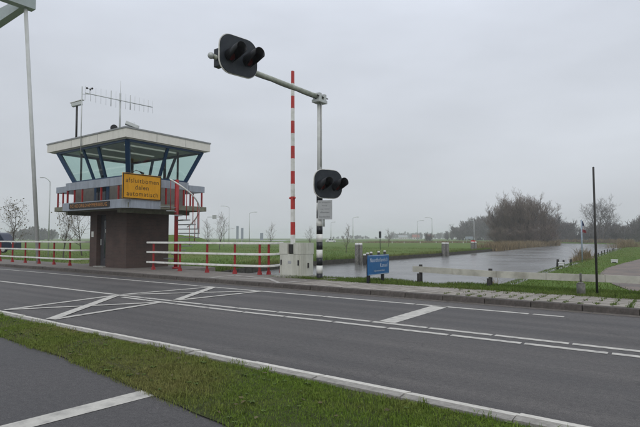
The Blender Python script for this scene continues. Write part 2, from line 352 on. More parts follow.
def text_mesh(name, body, width, height, centre, rot, material, parent, depth=0.0):
    cu = bpy.data.curves.new(name, 'FONT'); cu.body = body; cu.size = 1.0; cu.align_x = 'CENTER'; cu.resolution_u = 3; cu.extrude = depth
    cu.space_character = 1.12
    tmp = bpy.data.objects.new(name + '_tmp', cu); C.objects.link(tmp)
    dg = bpy.context.evaluated_depsgraph_get(); me = bpy.data.meshes.new_from_object(tmp.evaluated_get(dg))
    bpy.data.objects.remove(tmp); me.name = name
    n = len(me.vertices); co = np.empty(n * 3); me.vertices.foreach_get('co', co); co = co.reshape(-1, 3)
    lo = co.min(0); hi = co.max(0)
    co[:, 0] = (co[:, 0] - (lo[0] + hi[0]) / 2) * width / (hi[0] - lo[0]); co[:, 1] = (co[:, 1] - (lo[1] + hi[1]) / 2) * height / (hi[1] - lo[1])
    rm = np.array(rot); co = co @ rm.T + np.array(centre) - np.array(ORG.get(parent.name, (0, 0, 0)))
    me.vertices.foreach_set('co', co.ravel()); me.materials.clear(); me.materials.append(MATS[material]); me.update()
    ob = bpy.data.objects.new(name, me); C.objects.link(ob); ob.parent = parent
    return ob
ROT_V = [(1, 0, 0), (0, 0, -1), (0, 1, 0)]          # text facing -y
ROT_U = [(0, 0, 1), (1, 0, 0), (0, 1, 0)]           # text facing +x
def at(px, d):                                       # ground point at photo column px and distance d
    a = (px - 320) / FPX; x = a * math.cos(YAW) - math.sin(YAW); y = a * math.sin(YAW) + math.cos(YAW); l = math.hypot(x, y)
    return x / l * d, y / l * d
def zat(py, px, d):                                  # height seen at photo row py, distance d
    a = (px - 320) / FPX; b = (213.5 - py) / FPX; f = math.cos(PIT) - b * math.sin(PIT); u = math.sin(PIT) + b * math.cos(PIT)
    return H0 + u * d / math.hypot(a, f)
def interp(tab, x): return float(np.interp(x, [t[0] for t in tab], [t[1] for t in tab]))

# ------------------------------------------------------------------ ground, canal, road
UL = [(14.9, -19.0), (18, -20.5), (22, -22.6), (26, -24.4), (30, -24.9), (60, -24.9), (78, -26.2), (95, -27.4), (120, -30.0), (140, -31.0), (165, -31.2), (178, -33.5), (190, -48), (212, -120), (300, -330), (2500, -900)]
UR = [(14.9, -5.9), (17, -6.2), (21, -6.8), (26, -7.1), (32, -7.4), (40, -7.6), (59, -8.3), (80, -9.1), (119, -10.6), (160, -13), (190, -15.2), (207, -20), (232, -33), (255, -80), (285, -240), (2500, -760)]
WATER = -0.8
def hleft(u, v):
    return -0.42 + 0.05 * math.sin(u * 0.21 + v * 0.13) + 0.04 * math.sin(v * 0.31 - u * 0.11)
def hright(v): return interp([(15.5, 0.06), (19, -0.30), (400, -0.30)], v)
rows = [-400, -60, -10, 2, 11.9, 13.3, 14.0, 14.6, 14.9, 15.5, 17, 19, 21, 23.5, 26, 28, 30, 34, 38, 43, 48, 54, 60, 66, 72, 78, 86, 95, 107, 120, 135, 150, 165, 180, 190, 200, 207, 215, 224, 232, 240, 250, 262, 285, 320, 400, 520, 700, 1000, 1500, 2500]
lo_ = [-2500, -1500, -900, -550, -350, -230, -150, -100, -70, -48, -34, -24, -16, -10, -6, -3, -1.2, -0.25, 0.0]
ro_ = [0.0, 0.35, 0.9, 1.6, 3, 5, 8, 12, 18, 28, 45, 70, 110, 180, 300, 500, 900, 1500, 2500]
ground = MB(); grid = []
for v in rows:
    vv = max(v, 14.9); ul = interp(UL, vv); ur = interp(UR, vv); row = []
    opened = v >= 14.89
    cols = [(ul + o, 'L', -o) for o in lo_] + [(ul + (ur - ul) * k / 8, 'C', 0) for k in range(1, 8)] + [(ur + o, 'R', o) for o in ro_]
    for u, s, d in cols:
        if v < 13.2: z = -0.12
        elif not opened: z = 0.07 if u > -12.3 else -0.5
        elif s == 'L': z = hleft(u, v) if d > 0.01 else -1.7
        elif s == 'C': z = -1.75
        else:
            zr = hright(v); z = -1.5 if d < 0.01 else (-0.92 if d < 0.4 else (zr - 0.25 if d < 1 else (zr - 0.06 if d < 2 else zr)))
            if v < 15: z = max(z, -1.5)
        if v > 400 and s != 'C': z = max(z, -0.5)
        row.append((u, v, z))
    grid.append(row)
nc = len(grid[0])
for r in grid: ground.v += r
for j in range(len(rows) - 1):
    for i in range(nc - 1):
        a = j * nc + i; ground.f.append((a, a + 1, a + nc + 1, a + nc)); ground.sm.append(True); ground.mi.append(0)
struct(ground.build('ground', 'meadow', fix=False))
w = MB(); wv = [14.75, 20, 30, 45, 60, 80, 110, 150, 190, 215, 240, 265, 300, 420]
for a, b in zip(wv[:-1], wv[1:]):
    la, lb = interp(UL, max(a, 14.9)) - 2.0, interp(UL, b) - 2.0; ra, rb = interp(UR, max(a, 14.9)) + 2.5, interp(UR, b) + 2.5
    if a < 60: la = max(la, interp(UL, max(a, 14.9)) - 0.1); lb = max(lb, interp(UL, b) - 0.1)
    w.quad((la, a, WATER), (ra, a, WATER), (rb, b, WATER), (lb, b, WATER))
struct(w.build('canal_water', 'canal_water', fix=False))
# quay planking along the left bank
qv = list(np.arange(15, 100, 1.25))
quay = bpy.data.objects.new('quay_wall', None); C.objects.link(quay); quay['kind'] = 'structure'
qshared = None
for a, b in zip(qv[:-1], qv[1:]):
    if qshared is None:
        q = MB().box(-0.05, 0.05, 0.01, 1.25, -0.9, 0.44)
        o = q.build('quay_board', 'quay_wood', quay); qshared = o.data
    else:
        o = bpy.data.objects.new('quay_board', qshared); C.objects.link(o); o.parent = quay
    o.location = (interp(UL, a) + 0.03, a, WATER + rnd.uniform(-0.015, 0.015) - 0.06)
    o.rotation_euler = (0, 0, math.atan2(-(interp(UL, b) - interp(UL, a)), 1.25))

road = struct(MB().quad((-60, 4.3, 0), (-20, 4.3, 0), (0, 4.3, 0), (30, 4.3, 0), (30, 11.45, 0), (0, 11.45, 0), (-20, 11.45, 0), (-60, 11.45, 0)).build('road', 'asphalt', fix=False))
def strip(name, pts, m, parent, z):
    o = MB().quad(*[(x, y, z) for x, y in pts]).build(name, m, parent, fix=False); return o
def line(name, a, b, wd, m='road_paint', parent=None, z=0.004):
    a = Vector(a); b = Vector(b); d = (b - a).normalized(); n = Vector((-d.y, d.x)) * wd / 2
    return strip(name, [a - n, b - n, b + n, a + n], m, parent or road, z)
u = -12.05
cup = lambda u: interp([(-12, 7.56), (-9, 7.63), (-7.3, 7.68), (-5.8, 7.83), (0, 7.89), (14, 7.89)], u)
clo = lambda u: interp([(-12, 7.36), (-9.8, 7.31), (-7, 7.33), (-5.4, 7.42), (0, 7.54), (14, 7.54)], u)
while u < 14:                                        # double centre line, laid in short lengths
    line('centre_line', (u, cup(u)), (u + 1.03, cup(u + 1.03)), 0.125); line('centre_line', (u + 0.52, clo(u + 0.52)), (u + 1.55, clo(u + 1.55)), 0.125); u += 1.075
line('centre_line', (-60, 7.30), (-12.12, 7.58), 0.14)
for a in range(-24, 0): line('edge_line', (a * 2.46, 10.47), (a * 2.46 + 2.42, 10.47), 0.13) if a * 2.46 + 2.42 < -1.8 else None
line('edge_line', (-2.42, 10.47), (-1.86, 10.47), 0.13)
strip('stop_line', [(-4.47, 7.95), (-4.14, 7.95), (-4.16, 10.48), (-4.52, 10.48)], 'road_paint', road, 0.004)
for (a, b, wd, dz) in (((-11.45, 4.60), (-12.0, 7.42), 0.15, 0), ((-11.45, 4.60), (-9.85, 7.26), 0.15, .002), ((-9.45, 4.58), (-11.95, 7.42), 0.21, .004), ((-9.40, 4.58), (-9.85, 7.26), 0.15, .001),
                       ((-12.05, 7.66), (-11.65, 10.38), 0.15, 0), ((-12.0, 7.66), (-9.7, 10.38), 0.15, .002), ((-9.9, 7.76), (-11.55, 10.38), 0.21, .004), ((-9.85, 7.76), (-9.62, 10.38), 0.15, .001)):
    line('hatch_line', a, b, wd, z=0.009 + dz)
for a in range(-30, 14): strip('gutter_slab', [(a * 1.5 + .01, 11.20), (a * 1.5 + 1.49, 11.20), (a * 1.5 + 1.49, 11.47), (a * 1.5 + .01, 11.47)], 'gutter', road, 0.004)

# near kerb: 1 m stones with a white-painted road edge
kerb = bpy.data.objects.new('near_kerb', None); C.objects.link(kerb); kerb['kind'] = 'structure'
ksh = None
for i in range(-46, 10):
    u0 = i * 1.0 - 0.13
    if ksh is None:
        q = MB(); q.hexa([(0.004, 4.185, -0.12), (0.988, 4.185, -0.12), (0.988, 4.295, -0.12), (0.004, 4.295, -0.12)], [(0.004, 4.185, 0.045), (0.988, 4.185, 0.045), (0.988, 4.295, 0.05), (0.004, 4.295, 0.05)])
        q.hexa([(0.004, 4.296, -0.12), (0.988, 4.296, -0.12), (0.988, 4.45, -0.12), (0.004, 4.45, -0.12)], [(0.004, 4.296, 0.052), (0.988, 4.296, 0.052), (0.988, 4.43, 0.03), (0.004, 4.43, 0.03)], mi=1)
        o = q.build('kerb_stone', ['kerb_stone', 'kerb_white'], kerb); ksh = o.data
    else:
        o = bpy.data.objects.new('kerb_stone', ksh); C.objects.link(o); o.parent = kerb
    o.location = (u0, rnd.uniform(-0.008, 0.008), rnd.uniform(-0.006, 0.006)); o.rotation_euler = (0, 0, rnd.uniform(-0.004, 0.004))
fk = bpy.data.objects.new('far_kerb', None); C.objects.link(fk); fk['kind'] = 'structure'
ksh = None
for i in range(-60, 14):
    if ksh is None:
        q = MB().hexa([(0.004, 11.44, -0.12), (0.99, 11.44, -0.12), (0.99, 11.68, -0.12), (0.004, 11.68, -0.12)], [(0.004, 11.50, 0.125), (0.99, 11.50, 0.125), (0.99, 11.68, 0.127), (0.004, 11.68, 0.127)])
        o = q.build('kerb_stone', 'kerb_dark', fk, bevel=0.012); ksh = o.data
    else:
        o = bpy.data.objects.new('kerb_stone', ksh); C.objects.link(o); o.parent = fk
        bv = o.modifiers.new('bevel', 'BEVEL'); bv.width = 0.012; bv.segments = 1; bv.limit_method = 'ANGLE'
    o.location = (i * 1.0 + 0.3, rnd.uniform(-0.01, 0.01), rnd.uniform(-0.006, 0.006))
# pavement: asphalt deck on the bridge side, concrete tiles on the right
walk = struct(MB().box(-60, -9.6, 11.69, 14.25, -1.9, 0.115).box(-26.2, -18.0, 14.25, 16.3, -1.9, 0.115).build('pavement', 'deck_asphalt'))
struct(MB().box(-9.6, 14, 11.69, 13.42, -0.3, 0.100).build('pavement_bed', 'paving_joint'))
tsh = []
for s in range(3):
    d = 0.146
    q = MB().hexa([(-d, -d, -0.03), (d, -d, -0.03), (d, d, -0.03), (-d, d, -0.03)], [(-d + .004, -d + .004, 0.016), (d - .004, -d + .004, 0.016), (d - .004, d - .004, 0.016), (-d + .004, d - .004, 0.016)])
    tsh.append(q)
tiles = bpy.data.objects.new('tiled_pavement', None); C.objects.link(tiles); tiles['kind'] = 'structure'
tm = None; cnt = 0
for i in range(0, 50):
    for j in range(0, 6):
        x = -9.43 + i * 0.3; y = 11.845 + j * 0.29 + 0.0
        if j == 5: y = 11.845 + 5 * 0.29
        if y > 13.35: continue
        if tm is None: o = tsh[0].build('paving_tile', 'paving', tiles); tm = o.data
        else:
            o = bpy.data.objects.new('paving_tile', tm); C.objects.link(o); o.parent = tiles
        o.location = (x + rnd.uniform(-.003, .003), y, 0.105 + rnd.uniform(-.004, .004)); o.rotation_euler = (rnd.uniform(-.012, .012), rnd.uniform(-.012, .012), rnd.uniform(-.01, .01)); o.scale = (1, 0.955, 1)
        cnt += 1
for a, b in (((-13.4, 11.9), (-13.5, 13.2)), ((-13.5, 13.2), (-11.4, 12.75)), ((-11.4, 12.75), (-10.1, 11.75)), ((-10.1, 11.75), (-9.9, 12.9)), ((-13.3, 11.9), (-11.3, 12.7))):
    line('pavement_line', a, b, 0.13, 'faded_paint', walk, 0.1195 + rnd.uniform(0, 0.003))
# cycle path and verge in front
def edge(u): return np.interp(u, [-46, -12, -8.3, -6.4, -4.4, -3.7, -3.1, 0, 9], [5.2, 3.66, 3.34, 3.24, 3.03, 2.93, 2.86, 2.58, 1.75]) + 0.010 * np.sin(u * 3.1) * np.sin(u * 1.3 + 1) + 0.006 * np.sin(u * 9.7)
us = [-46, -30, -20, -12, -8, -5, -3, -1, 3, 12, 30]
def pedge(u): return float(edge(u)) + 0.09
p = MB()
for a, b in zip(us[:-1], us[1:]): p.quad((a, -3.2, 0.0), (b, -3.2, 0.0), (b, min(pedge(b), 4.1), 0.0), (a, min(pedge(a), 4.1), 0.0))
path = struct(p.build('cycle_path', 'asphalt_path', fix=False))
strip('path_line', [(-4.54, 0.6), (-4.34, 0.6), (-4.10, 3.03), (-4.34, 3.07)], 'road_paint', path, 0.004)
vg = MB()
vu = np.concatenate([np.arange(-40, -12, 0.5), np.arange(-12, 2, 0.08), np.arange(2, 9, 0.5)])
def vz(u, t): return 0.012 + 0.03 * math.sin(math.pi * min(1, max(0, t))) + 0.012 * math.sin(u * 2.3 + t * 5) * (1 if 0.1 < t < 0.9 else 0)
for a, b in zip(vu[:-1], vu[1:]):
    for k in range(5):
        t0, t1 = k / 5, (k + 1) / 5
        P = lambda u, t: (u, edge(u) - 0.02 + (4.20 - edge(u) + 0.02) * t, vz(u, t))
        if edge(a) < 4.15: vg.quad(P(a, t0), P(b, t0), P(b, t1), P(a, t1))
struct(vg.build('verge', 'verge_soil', fix=False))

# blades of grass as flat tapered leaves, built with numpy
def blades(name, pts, hmin, hmax, wd, material, seed, lean=0.5, group=None, label=None, parent=None):
    r = np.random.default_rng(seed); n = len(pts); pts = np.asarray(pts)
    h = r.uniform(hmin, hmax, n) * (1 + 0.28 * np.sin(pts[:, 0] * 1.9 + pts[:, 1] * 0.7) * np.sin(pts[:, 1] * 0.53 + 1.0)); an = r.uniform(0, 2 * math.pi, n); la = r.uniform(0, 2 * math.pi, n); l = r.uniform(0.1, lean, n) * h
    ww = wd * r.uniform(0.6, 1.3, n)
    dx = np.cos(an) * ww; dy = np.sin(an) * ww; lx = np.cos(la) * l; ly = np.sin(la) * l
    V = np.zeros((n, 5, 3)); V[:, :, :] = pts[:, None, :]
    V[:, 0, 0] -= dx; V[:, 0, 1] -= dy; V[:, 1, 0] += dx; V[:, 1, 1] += dy
    V[:, 0:2, 2] -= 0.01
    V[:, 2, 0] += dx * 0.7 + lx * 0.4; V[:, 2, 1] += dy * 0.7 + ly * 0.4; V[:, 2, 2] += h * 0.6
    V[:, 3, 0] += -dx * 0.7 + lx * 0.4; V[:, 3, 1] += -dy * 0.7 + ly * 0.4; V[:, 3, 2] += h * 0.6
    V[:, 4, 0] += lx; V[:, 4, 1] += ly; V[:, 4, 2] += h * (1 - 0.3 * (l / h))
    me = bpy.data.meshes.new(name); me.vertices.add(n * 5); me.vertices.foreach_set('co', V.ravel())
    i = np.arange(n)[:, None] * 5
    q = (i + np.array([0, 1, 2, 3])); t = (i + np.array([3, 2, 4]))
    loops = np.concatenate([q, t], 1).ravel(); me.loops.add(len(loops)); me.loops.foreach_set('vertex_index', loops)
    st = (np.arange(n)[:, None] * 7 + np.array([0, 4])).ravel(); me.polygons.add(2 * n); me.polygons.foreach_set('loop_start', st)
    me.polygons.foreach_set('loop_total', np.tile([4, 3], n)) if False else None
    me.update(calc_edges=True); me.validate()
    me.materials.append(MATS[material]); o = bpy.data.objects.new(name, me); C.objects.link(o); o['kind'] = 'stuff'
    if label: o['label'] = label; o['category'] = 'grass'
    if parent: o.parent = parent
    return o
rg = np.random.default_rng(3)
def verge_pts(n, umin, umax):
    u = rg.uniform(umin, umax, n); e = edge(u); t = rg.uniform(0, 1, n)
    # ragged edge over the path
    v = e - 0.09 * rg.random(n) ** 2.5 * (t < 0.2) + (4.21 - e) * t
    keep = e < 4.1
    z = np.full(n, 0.012) + 0.03 * np.sin(np.pi * t)
    # thin, bare patches
    f = np.sin(u * 1.7 + 0.6) * np.sin(v * 3.1 + u) + 0.6 * np.sin(u * 4.3 + v * 2.2)
    keep &= (rg.random(n) < np.clip(0.76 + 0.50 * f, 0.18, 1))
    return np.stack([u, v, z], 1)[keep]
blades('verge_grass', np.concatenate([verge_pts(170000, -9, 1.5), verge_pts(30000, -20, -9)]), 0.012, 0.042, 0.0026, 'blade', 1, 0.9, label='short green and brownish grass of the verge between cycle path and kerb')
tf = []
for _ in range(110):                                 # taller tufts, many against the kerb
    u = rg.uniform(-11, 0.5); e = float(edge(u)); t = 1 - rg.random() ** 2 * 0.95; v = e + (4.17 - e) * t; n = rg.integers(14, 46); s = rg.uniform(0.02, 0.07)
    tf.append(np.stack([rg.normal(u, s, n), np.minimum(rg.normal(v, s, n), 4.24), np.full(n, 0.02)], 1))
blades('grass_tufts', np.concatenate(tf), 0.04, 0.10, 0.004, 'blade', 2, 1.0, label='taller grass tufts growing against the white edged kerb')
n = 42000; u = rg.uniform(-12.3, 5, n); v = rg.uniform(13.42, 15.3, n); ok = v < 15.0 + 0.25 * np.sin(u * 1.3) + (u > -6) * 0.5
ex = np.concatenate([np.stack([rg.normal(-10.35, 0.45, 500), rg.normal(13.5, 0.06, 500), np.full(500, 0.11)], 1), np.stack([rg.uniform(-9.4, 4, 6000), 13.44 - np.abs(rg.normal(0, 0.11, 6000)), np.full(6000, 0.11)], 1)])
blades('bank_grass', np.concatenate([np.stack([u, v, np.full(n, 0.065)], 1)[ok], ex]), 0.04, 0.12, 0.006, 'lawn_blade', 3, 0.7, label='bright green grass strip between the paved footway and the canal')
n = 120000; v = 15 + 105 * rg.random(n) ** 2.2; u = rg.uniform(-13.5, 6, n); ur = np.interp(v, [t[0] for t in UR], [t[1] for t in UR])
def lot_left(v): return np.interp(v, [15, 18.5, 20, 22.6, 28.6, 34, 42, 51, 80], [9, 4.0, -1.5, -2.3, -3.4, -3.7, -3.4, -2.9, -2.0])
ok = (u > ur + 0.5) & (u < lot_left(v) + 0.12)
z = np.interp(v, [15.5, 19], [0.06, -0.30]) - 0.25 * np.clip(1.3 - (u - ur), 0, 1)
blades('lawn_grass', np.stack([u, v, z], 1)[ok], 0.03, 0.09, 0.009, 'lawn_blade', 4, 0.7, label='mown green lawn on the canal bank beside the gravel drive')
n = 60000; d = 60 * rg.random(n) ** 1.5; v = 14.9 + rg.random(n) ** 1.5 * 75; ul = np.interp(v, [t[0] for t in UL], [t[1] for t in UL]); u = ul - 0.1 - d
blades('meadow_grass', np.stack([u, v, np.full(n, -0.44)], 1), 0.06, 0.22, 0.014, 'rough_blade', 5, 0.7, label='rough green grass on the meadow across the canal')
n = 9000; v = 14.5 + rg.random(n) ** 1.3 * 85; ul = np.interp(v, [t[0] for t in UL], [t[1] for t in UL]); u = ul - 0.02 - rg.random(n) ** 2 * 1.0
blades('quay_weeds', np.stack([u, v, np.full(n, -0.42)], 1), 0.12, 0.36, 0.014, 'rough_blade', 6, 0.8, label='dry weeds fringing the far canal quay')
tf = []
for _ in range(150):
    x = -4.8 + rg.random() * 7; y = 11.72 + rg.random() ** 1.5 * 1.6; n = rg.integers(5, 22)
    gx = round((x + 9.58) / 0.3) * 0.3 - 9.58
    tf.append(np.stack([rg.normal(gx, 0.03, n), rg.normal(y, 0.05, n), np.full(n, 0.118)], 1))
for _ in range(26):
    x = rg.uniform(-9, 0); y = 13.38; n = rg.integers(10, 30)
    tf.append(np.stack([rg.normal(x, 0.12, n), rg.normal(y, 0.04, n), np.full(n, 0.115)], 1))
blades('pavement_weeds', np.concatenate(tf), 0.02, 0.07, 0.006, 'rough_blade', 8, 1.0, label='small weeds growing in the joints of the tiled footway')
# fallen leaves on the verge
lf = MB()
for _ in range(90):
    u = rg.uniform(-9, 0); e_ = edge(u); v = e_ + rg.random() * (4.1 - e_); a = rg.uniform(0, 6.28); s = rg.uniform(0.015, 0.035); z = 0.05 + rg.random() * 0.02
    lf.quad(*[(u + s * (cx * math.cos(a) - cy_ * math.sin(a)), v + s * (cx * math.sin(a) + cy_ * math.cos(a)), z + rg.uniform(-.008, .012)) for cx, cy_ in ((-1, 0), (0, -.6), (1.2, 0), (0, .6))])
o = lf.build('fallen_leaves', 'dead_leaf', fix=False, kind='stuff'); tag(o, 'small brown fallen leaves scattered over the grass verge', 'leaves')

wl_ = MB()
for _ in range(110):                                 # broad-leaved weeds and clover in the verge
    u = rg.uniform(-10, 0.3); e_ = float(edge(u)); v = e_ + rg.random() * (4.16 - e_); k = rg.integers(5, 9); s = rg.uniform(0.018, 0.042); a0 = rg.uniform(0, 6.28)
    for j in range(k):
        a = a0 + 6.283 * j / k + rg.normal(0, 0.2); l = s * rg.uniform(0.7, 1.2); ca, sa = math.cos(a), math.sin(a); wv = l * 0.28; z = 0.035 + 0.03 * math.sin(math.pi * (v - e_) / (4.2 - e_)) * 0.8
        wl_.quad((u, v, z), (u + ca * l * .55 - sa * wv, v + sa * l * .55 + ca * wv, z + l * .45), (u + ca * l, v + sa * l, z + l * .30), (u + ca * l * .55 + sa * wv, v + sa * l * .55 - ca * wv, z + l * .45))
o = wl_.build('verge_weeds', 'weed_leaf', fix=False, kind='stuff'); tag(o, 'low broad-leaved weeds among the grass of the verge', 'weeds')
# gravel drive on the right bank
g = MB(); gv = [15.5, 17, 18.5, 19, 20, 21.3, 22.6, 25, 28.6, 34, 42, 51, 65, 80]
for a, b in zip(gv[:-1], gv[1:]):
    la, lb = float(lot_left(a)), float(lot_left(b)); ra, rb = max(la + 1, 14.0), 14.0
    g.quad((la, a, hright(a) + 0.02), (ra, a, hright(a) + 0.02), (rb, b, hright(b) + 0.02), (lb, b, hright(b) + 0.02))
struct(g.build('gravel_drive', 'gravel', fix=False))
# low dyke behind the tower on the far meadow
dk = MB(); c0 = Vector(at(150, 95)); c1 = Vector(at(226, 92)); dr = (c1 - c0); nn = Vector((-dr.y, dr.x)).normalized(); prev = None
for i in range(25):
    t = i / 24; c = c0 + dr * t; hh = 2.45 * math.sin(math.pi * min(1, (1 - t) * 1.6 + 0.0) / 2) ** 1.2 + 0.08 * math.sin(i * 1.7)
    cur = [(c.x - nn.x * 9, c.y - nn.y * 9, -0.5), (c.x - nn.x * 2.5, c.y - nn.y * 2.5, -0.45 + hh), (c.x + nn.x * 3, c.y + nn.y * 3, -0.42 + hh), (c.x + nn.x * 10, c.y + nn.y * 10, -0.5)]
    if prev:
        for k in range(3): dk.quad(prev[k], cur[k], cur[k + 1], prev[k + 1])
    prev = cur
struct(dk.build('dyke', 'meadow', fix=False))

# ------------------------------------------------------------------ control tower
T = thing('bridge_control_tower', (-22.05, 14.35, 0.115), 'two-storey bridge keeper tower with brown brick base and outward-leaning tinted windows', 'tower')
bu0, bu1, bv0, bv1 = -23.6, -20.5, 13.2, 15.5
w_ = MB(); du0, du1 = -23.0, -22.2                      # door recess in the road-side wall
w_.box(bu0, du0, bv0, bv1, 0.05, 2.80); w_.box(du1, bu1, bv0, bv1, 0.05, 2.80); w_.box(du0, du1, bv0 + 0.30, bv1, 0.05, 2.80); w_.box(du0, du1, bv0, bv0 + 0.3, 2.62, 2.80)
w_.build('base_wall', 'brown_brick', T)
d = MB().box(du0 + 0.04, du1 - 0.04, bv0 + 0.20, bv0 + 0.26, 0.14, 2.60); door = d.build('door', 'interior_dark', T)
MB().box(du0 + 0.34, du1 - 0.16, bv0 + 0.185, bv0 + 0.205, 0.55, 2.35).build('door_pane', 'dark_glass', door)
MB().box(du0 + 0.10, du0 + 0.14, bv0 + 0.14, bv0 + 0.2, 1.15, 1.45).build('handle', 'galvanised', door)
MB().box(du0 + 0.45, du0 + 0.57, bv0 + 0.178, bv0 + 0.186, 1.75, 1.93).build('notice', 'white_paint', door)
MB().box(du0 - 0.05, du1 + 0.05, bv0 - 0.12, bv0 + 0.19, 0.10, 0.16).build('door_step', 'concrete', T)
MB().box(-23.42, -23.24, bv0 - 0.03, bv0 - 0.001, 1.55, 1.82).build('letter_plate', 'white_paint', T)
# deck
MB().box(-25.25, -18.95, 12.25, 16.55, 2.80, 3.02).build('deck', 'olive_concrete', T, bevel=0.01)
f = MB(); f.box(-24.12, -19.16, 12.08, 12.246, 2.78, 3.16); f.build('fascia', 'fascia_grey', T, bevel=0.006)
f = MB(); f.hexa([(-19.157, 12.08, 2.78), (-18.93, 12.30, 2.78), (-18.93, 12.32, 2.78), (-19.157, 12.32, 2.78)], [(-19.157, 12.08, 3.16), (-18.93, 12.30, 3.16), (-18.93, 12.32, 3.16), (-19.157, 12.32, 3.16)])
f.build('fascia', 'fascia_grey', T)
MB().box(-18.947, -18.85, 12.325, 13.80, 2.78, 3.16).build('fascia', 'fascia_grey', T, bevel=0.006)
# soffit ribs below the deck
for x in (-24.3, -19.9): MB().box(x - 0.1, x + 0.1, 12.4, 16.2, 2.62, 2.797).build('deck_beam', 'olive_concrete', T)
# parapet band and posts
MB().box(-24.02, -19.05, 12.16, 12.24, 3.77, 4.13).build('parapet_panel', 'fascia_grey', T, bevel=0.006)
MB().box(-19.05, -18.97, 12.245, 15.45, 3.77, 4.13).build('parapet_panel', 'fascia_grey', T, bevel=0.006)
MB().box(-25.22, -24.03, 12.30, 12.38, 3.72, 4.02).build('parapet_panel', 'fascia_grey', T, bevel=0.006)
MB().box(-25.22, -25.14, 12.385, 16.4, 3.72, 4.02).build('parapet_panel', 'fascia_grey', T, bevel=0.006)
MB().box(-19.06, -18.98, 15.5, 16.45, 3.72, 4.02).build('parapet_panel', 'fascia_grey', T, bevel=0.006)
MB().box(-25.13, -19.07, 16.37, 16.45, 3.72, 4.02).build('parapet_panel', 'fascia_grey', T, bevel=0.006)
posts = [(x, 12.2, 3.10, 3.768) for x in (-23.9, -23.25, -22.55, -20.95, -19.6)] + [(-19.01, y, 3.03, 3.768) for y in (12.9, 13.55, 14.2, 15.2)] + [(-25.1, 12.34, 3.02, 3.718), (-24.6, 12.34, 3.02, 3.718), (-24.15, 12.34, 3.02, 3.718)] + \
        [(-25.18, y, 3.02, 3.718) for y in (13.4, 14.6, 15.8)] + [(-19.02, 16.3, 3.02, 3.718), (-19.02, 15.6, 3.02, 3.718)] + [(x, 16.41, 3.02, 3.718) for x in (-24, -22.5, -21, -19.8)]
for x, y, z0, z1 in posts: MB().box(x - 0.03, x + 0.03, y - 0.03, y + 0.03, z0, z1).build('baluster', 'red_paint', T)
# upper room
ru0, ru1, rv0, rv1, zb, zt = -24.5, -19.9, 12.85, 16.0, 4.30, 5.74
tu0, tu1, tv0, tv1 = -25.05, -19.13, 12.28, 16.38
w_ = MB(); wt = 0.12
w_.box(ru0, ru1, rv0, rv0 + wt, 3.02, zb - 0.06); w_.box(ru0, ru1, rv1 - wt, rv1, 3.02, zb - 0.06); w_.box(ru0, ru0 + wt, rv0 + wt, rv1 - wt, 3.02, zb - 0.06); w_.box(ru1 - wt, ru1, rv0 + wt, rv1 - wt, 3.02, zb - 0.06)
w_.build('upper_wall', 'upper_wall', T)
MB().box(ru0 + wt, ru1 - wt, rv0 + wt, rv1 - wt, 3.03, 3.10).build('room_floor', 'interior_dark', T)
wd = MB().box(-22.62, -21.38, rv0 - 0.04, rv0 - 0.002, 3.10, 4.20); wd = wd.build('window_frame', 'frame_blue', T)
MB().box(-22.40, -21.60, rv0 - 0.05, rv0 - 0.041, 3.12, 4.14).build('pane', 'dark_glass', wd)
MB().box(-22.02, -21.98, rv0 - 0.056, rv0 - 0.0505, 3.12, 4.14).build('glazing_bar', 'plate_grey', wd)
# sill ring
s_ = MB()
s_.box(ru0 - 0.06, ru1 + 0.06, rv0 - 0.06, rv0 + 0.14, zb - 0.058, zb + 0.02); s_.box(ru0 - 0.06, ru1 + 0.06, rv1 - 0.14, rv1 + 0.06, zb - 0.058, zb + 0.02)
s_.box(ru0 - 0.06, ru0 + 0.14, rv0 + 0.14, rv1 - 0.14, zb - 0.058, zb + 0.02); s_.box(ru1 - 0.14, ru1 + 0.06, rv0 + 0.14, rv1 - 0.14, zb - 0.058, zb + 0.02)
s_.build('window_sill', 'frame_blue', T)
def wpt(face, t, top):
    e = 1.0 if top else 0.0
    z = zt if top else zb
    a0, a1, b0, b1 = (tu0, tu1, tv0, tv1) if top else (ru0, ru1, rv0, rv1)
    return {'F': (a0 + (a1 - a0) * t, b0, z), 'B': (a0 + (a1 - a0) * t, b1, z), 'L': (a0, b0 + (b1 - b0) * t, z), 'R': (a1, b0 + (b1 - b0) * t, z)}[face]
splits = {'F': [0, 0.385, 0.607, 1], 'R': [0, 0.51, 1], 'B': [0, 0.33, 0.66, 1], 'L': [0, 0.5, 1]}
norm = {'F': Vector((0, -1, -0.38)), 'B': Vector((0, 1, -0.26)), 'L': Vector((-1, 0, -0.38)), 'R': Vector((1, 0, -0.53))}
for fc, sp_ in splits.items():
    n = norm[fc].normalized()
    for a, b in zip(sp_[:-1], sp_[1:]):
        p = [Vector(wpt(fc, a, 0)), Vector(wpt(fc, b, 0)), Vector(wpt(fc, b, 1)), Vector(wpt(fc, a, 1))]
        MB().quad(*p).build('window_pane', 'tinted_glass', T)
    for a in sp_[1:-1]: MB().bar(wpt(fc, a, 0), wpt(fc, a, 1), 0.13, 0.09, up=n).build('mullion', 'frame_blue', T)
    MB().bar(Vector(wpt(fc, 0, 1)) - Vector((0, 0, 0.02)), Vector(wpt(fc, 1, 1)) - Vector((0, 0, 0.02)), 0.10, 0.14).build('top_rail', 'frame_blue', T)
for cu_, cv_, bu_, bv_ in ((tu0, tv0, ru0, rv0), (tu1, tv0, ru1, rv0), (tu1, tv1, ru1, rv1), (tu0, tv1, ru0, rv1)):
    MB().bar((bu_, bv_, zb - 0.02), (cu_, cv_, zt), 0.19, 0.19, up=(1, 1, 0)).build('corner_post', 'frame_blue', T)
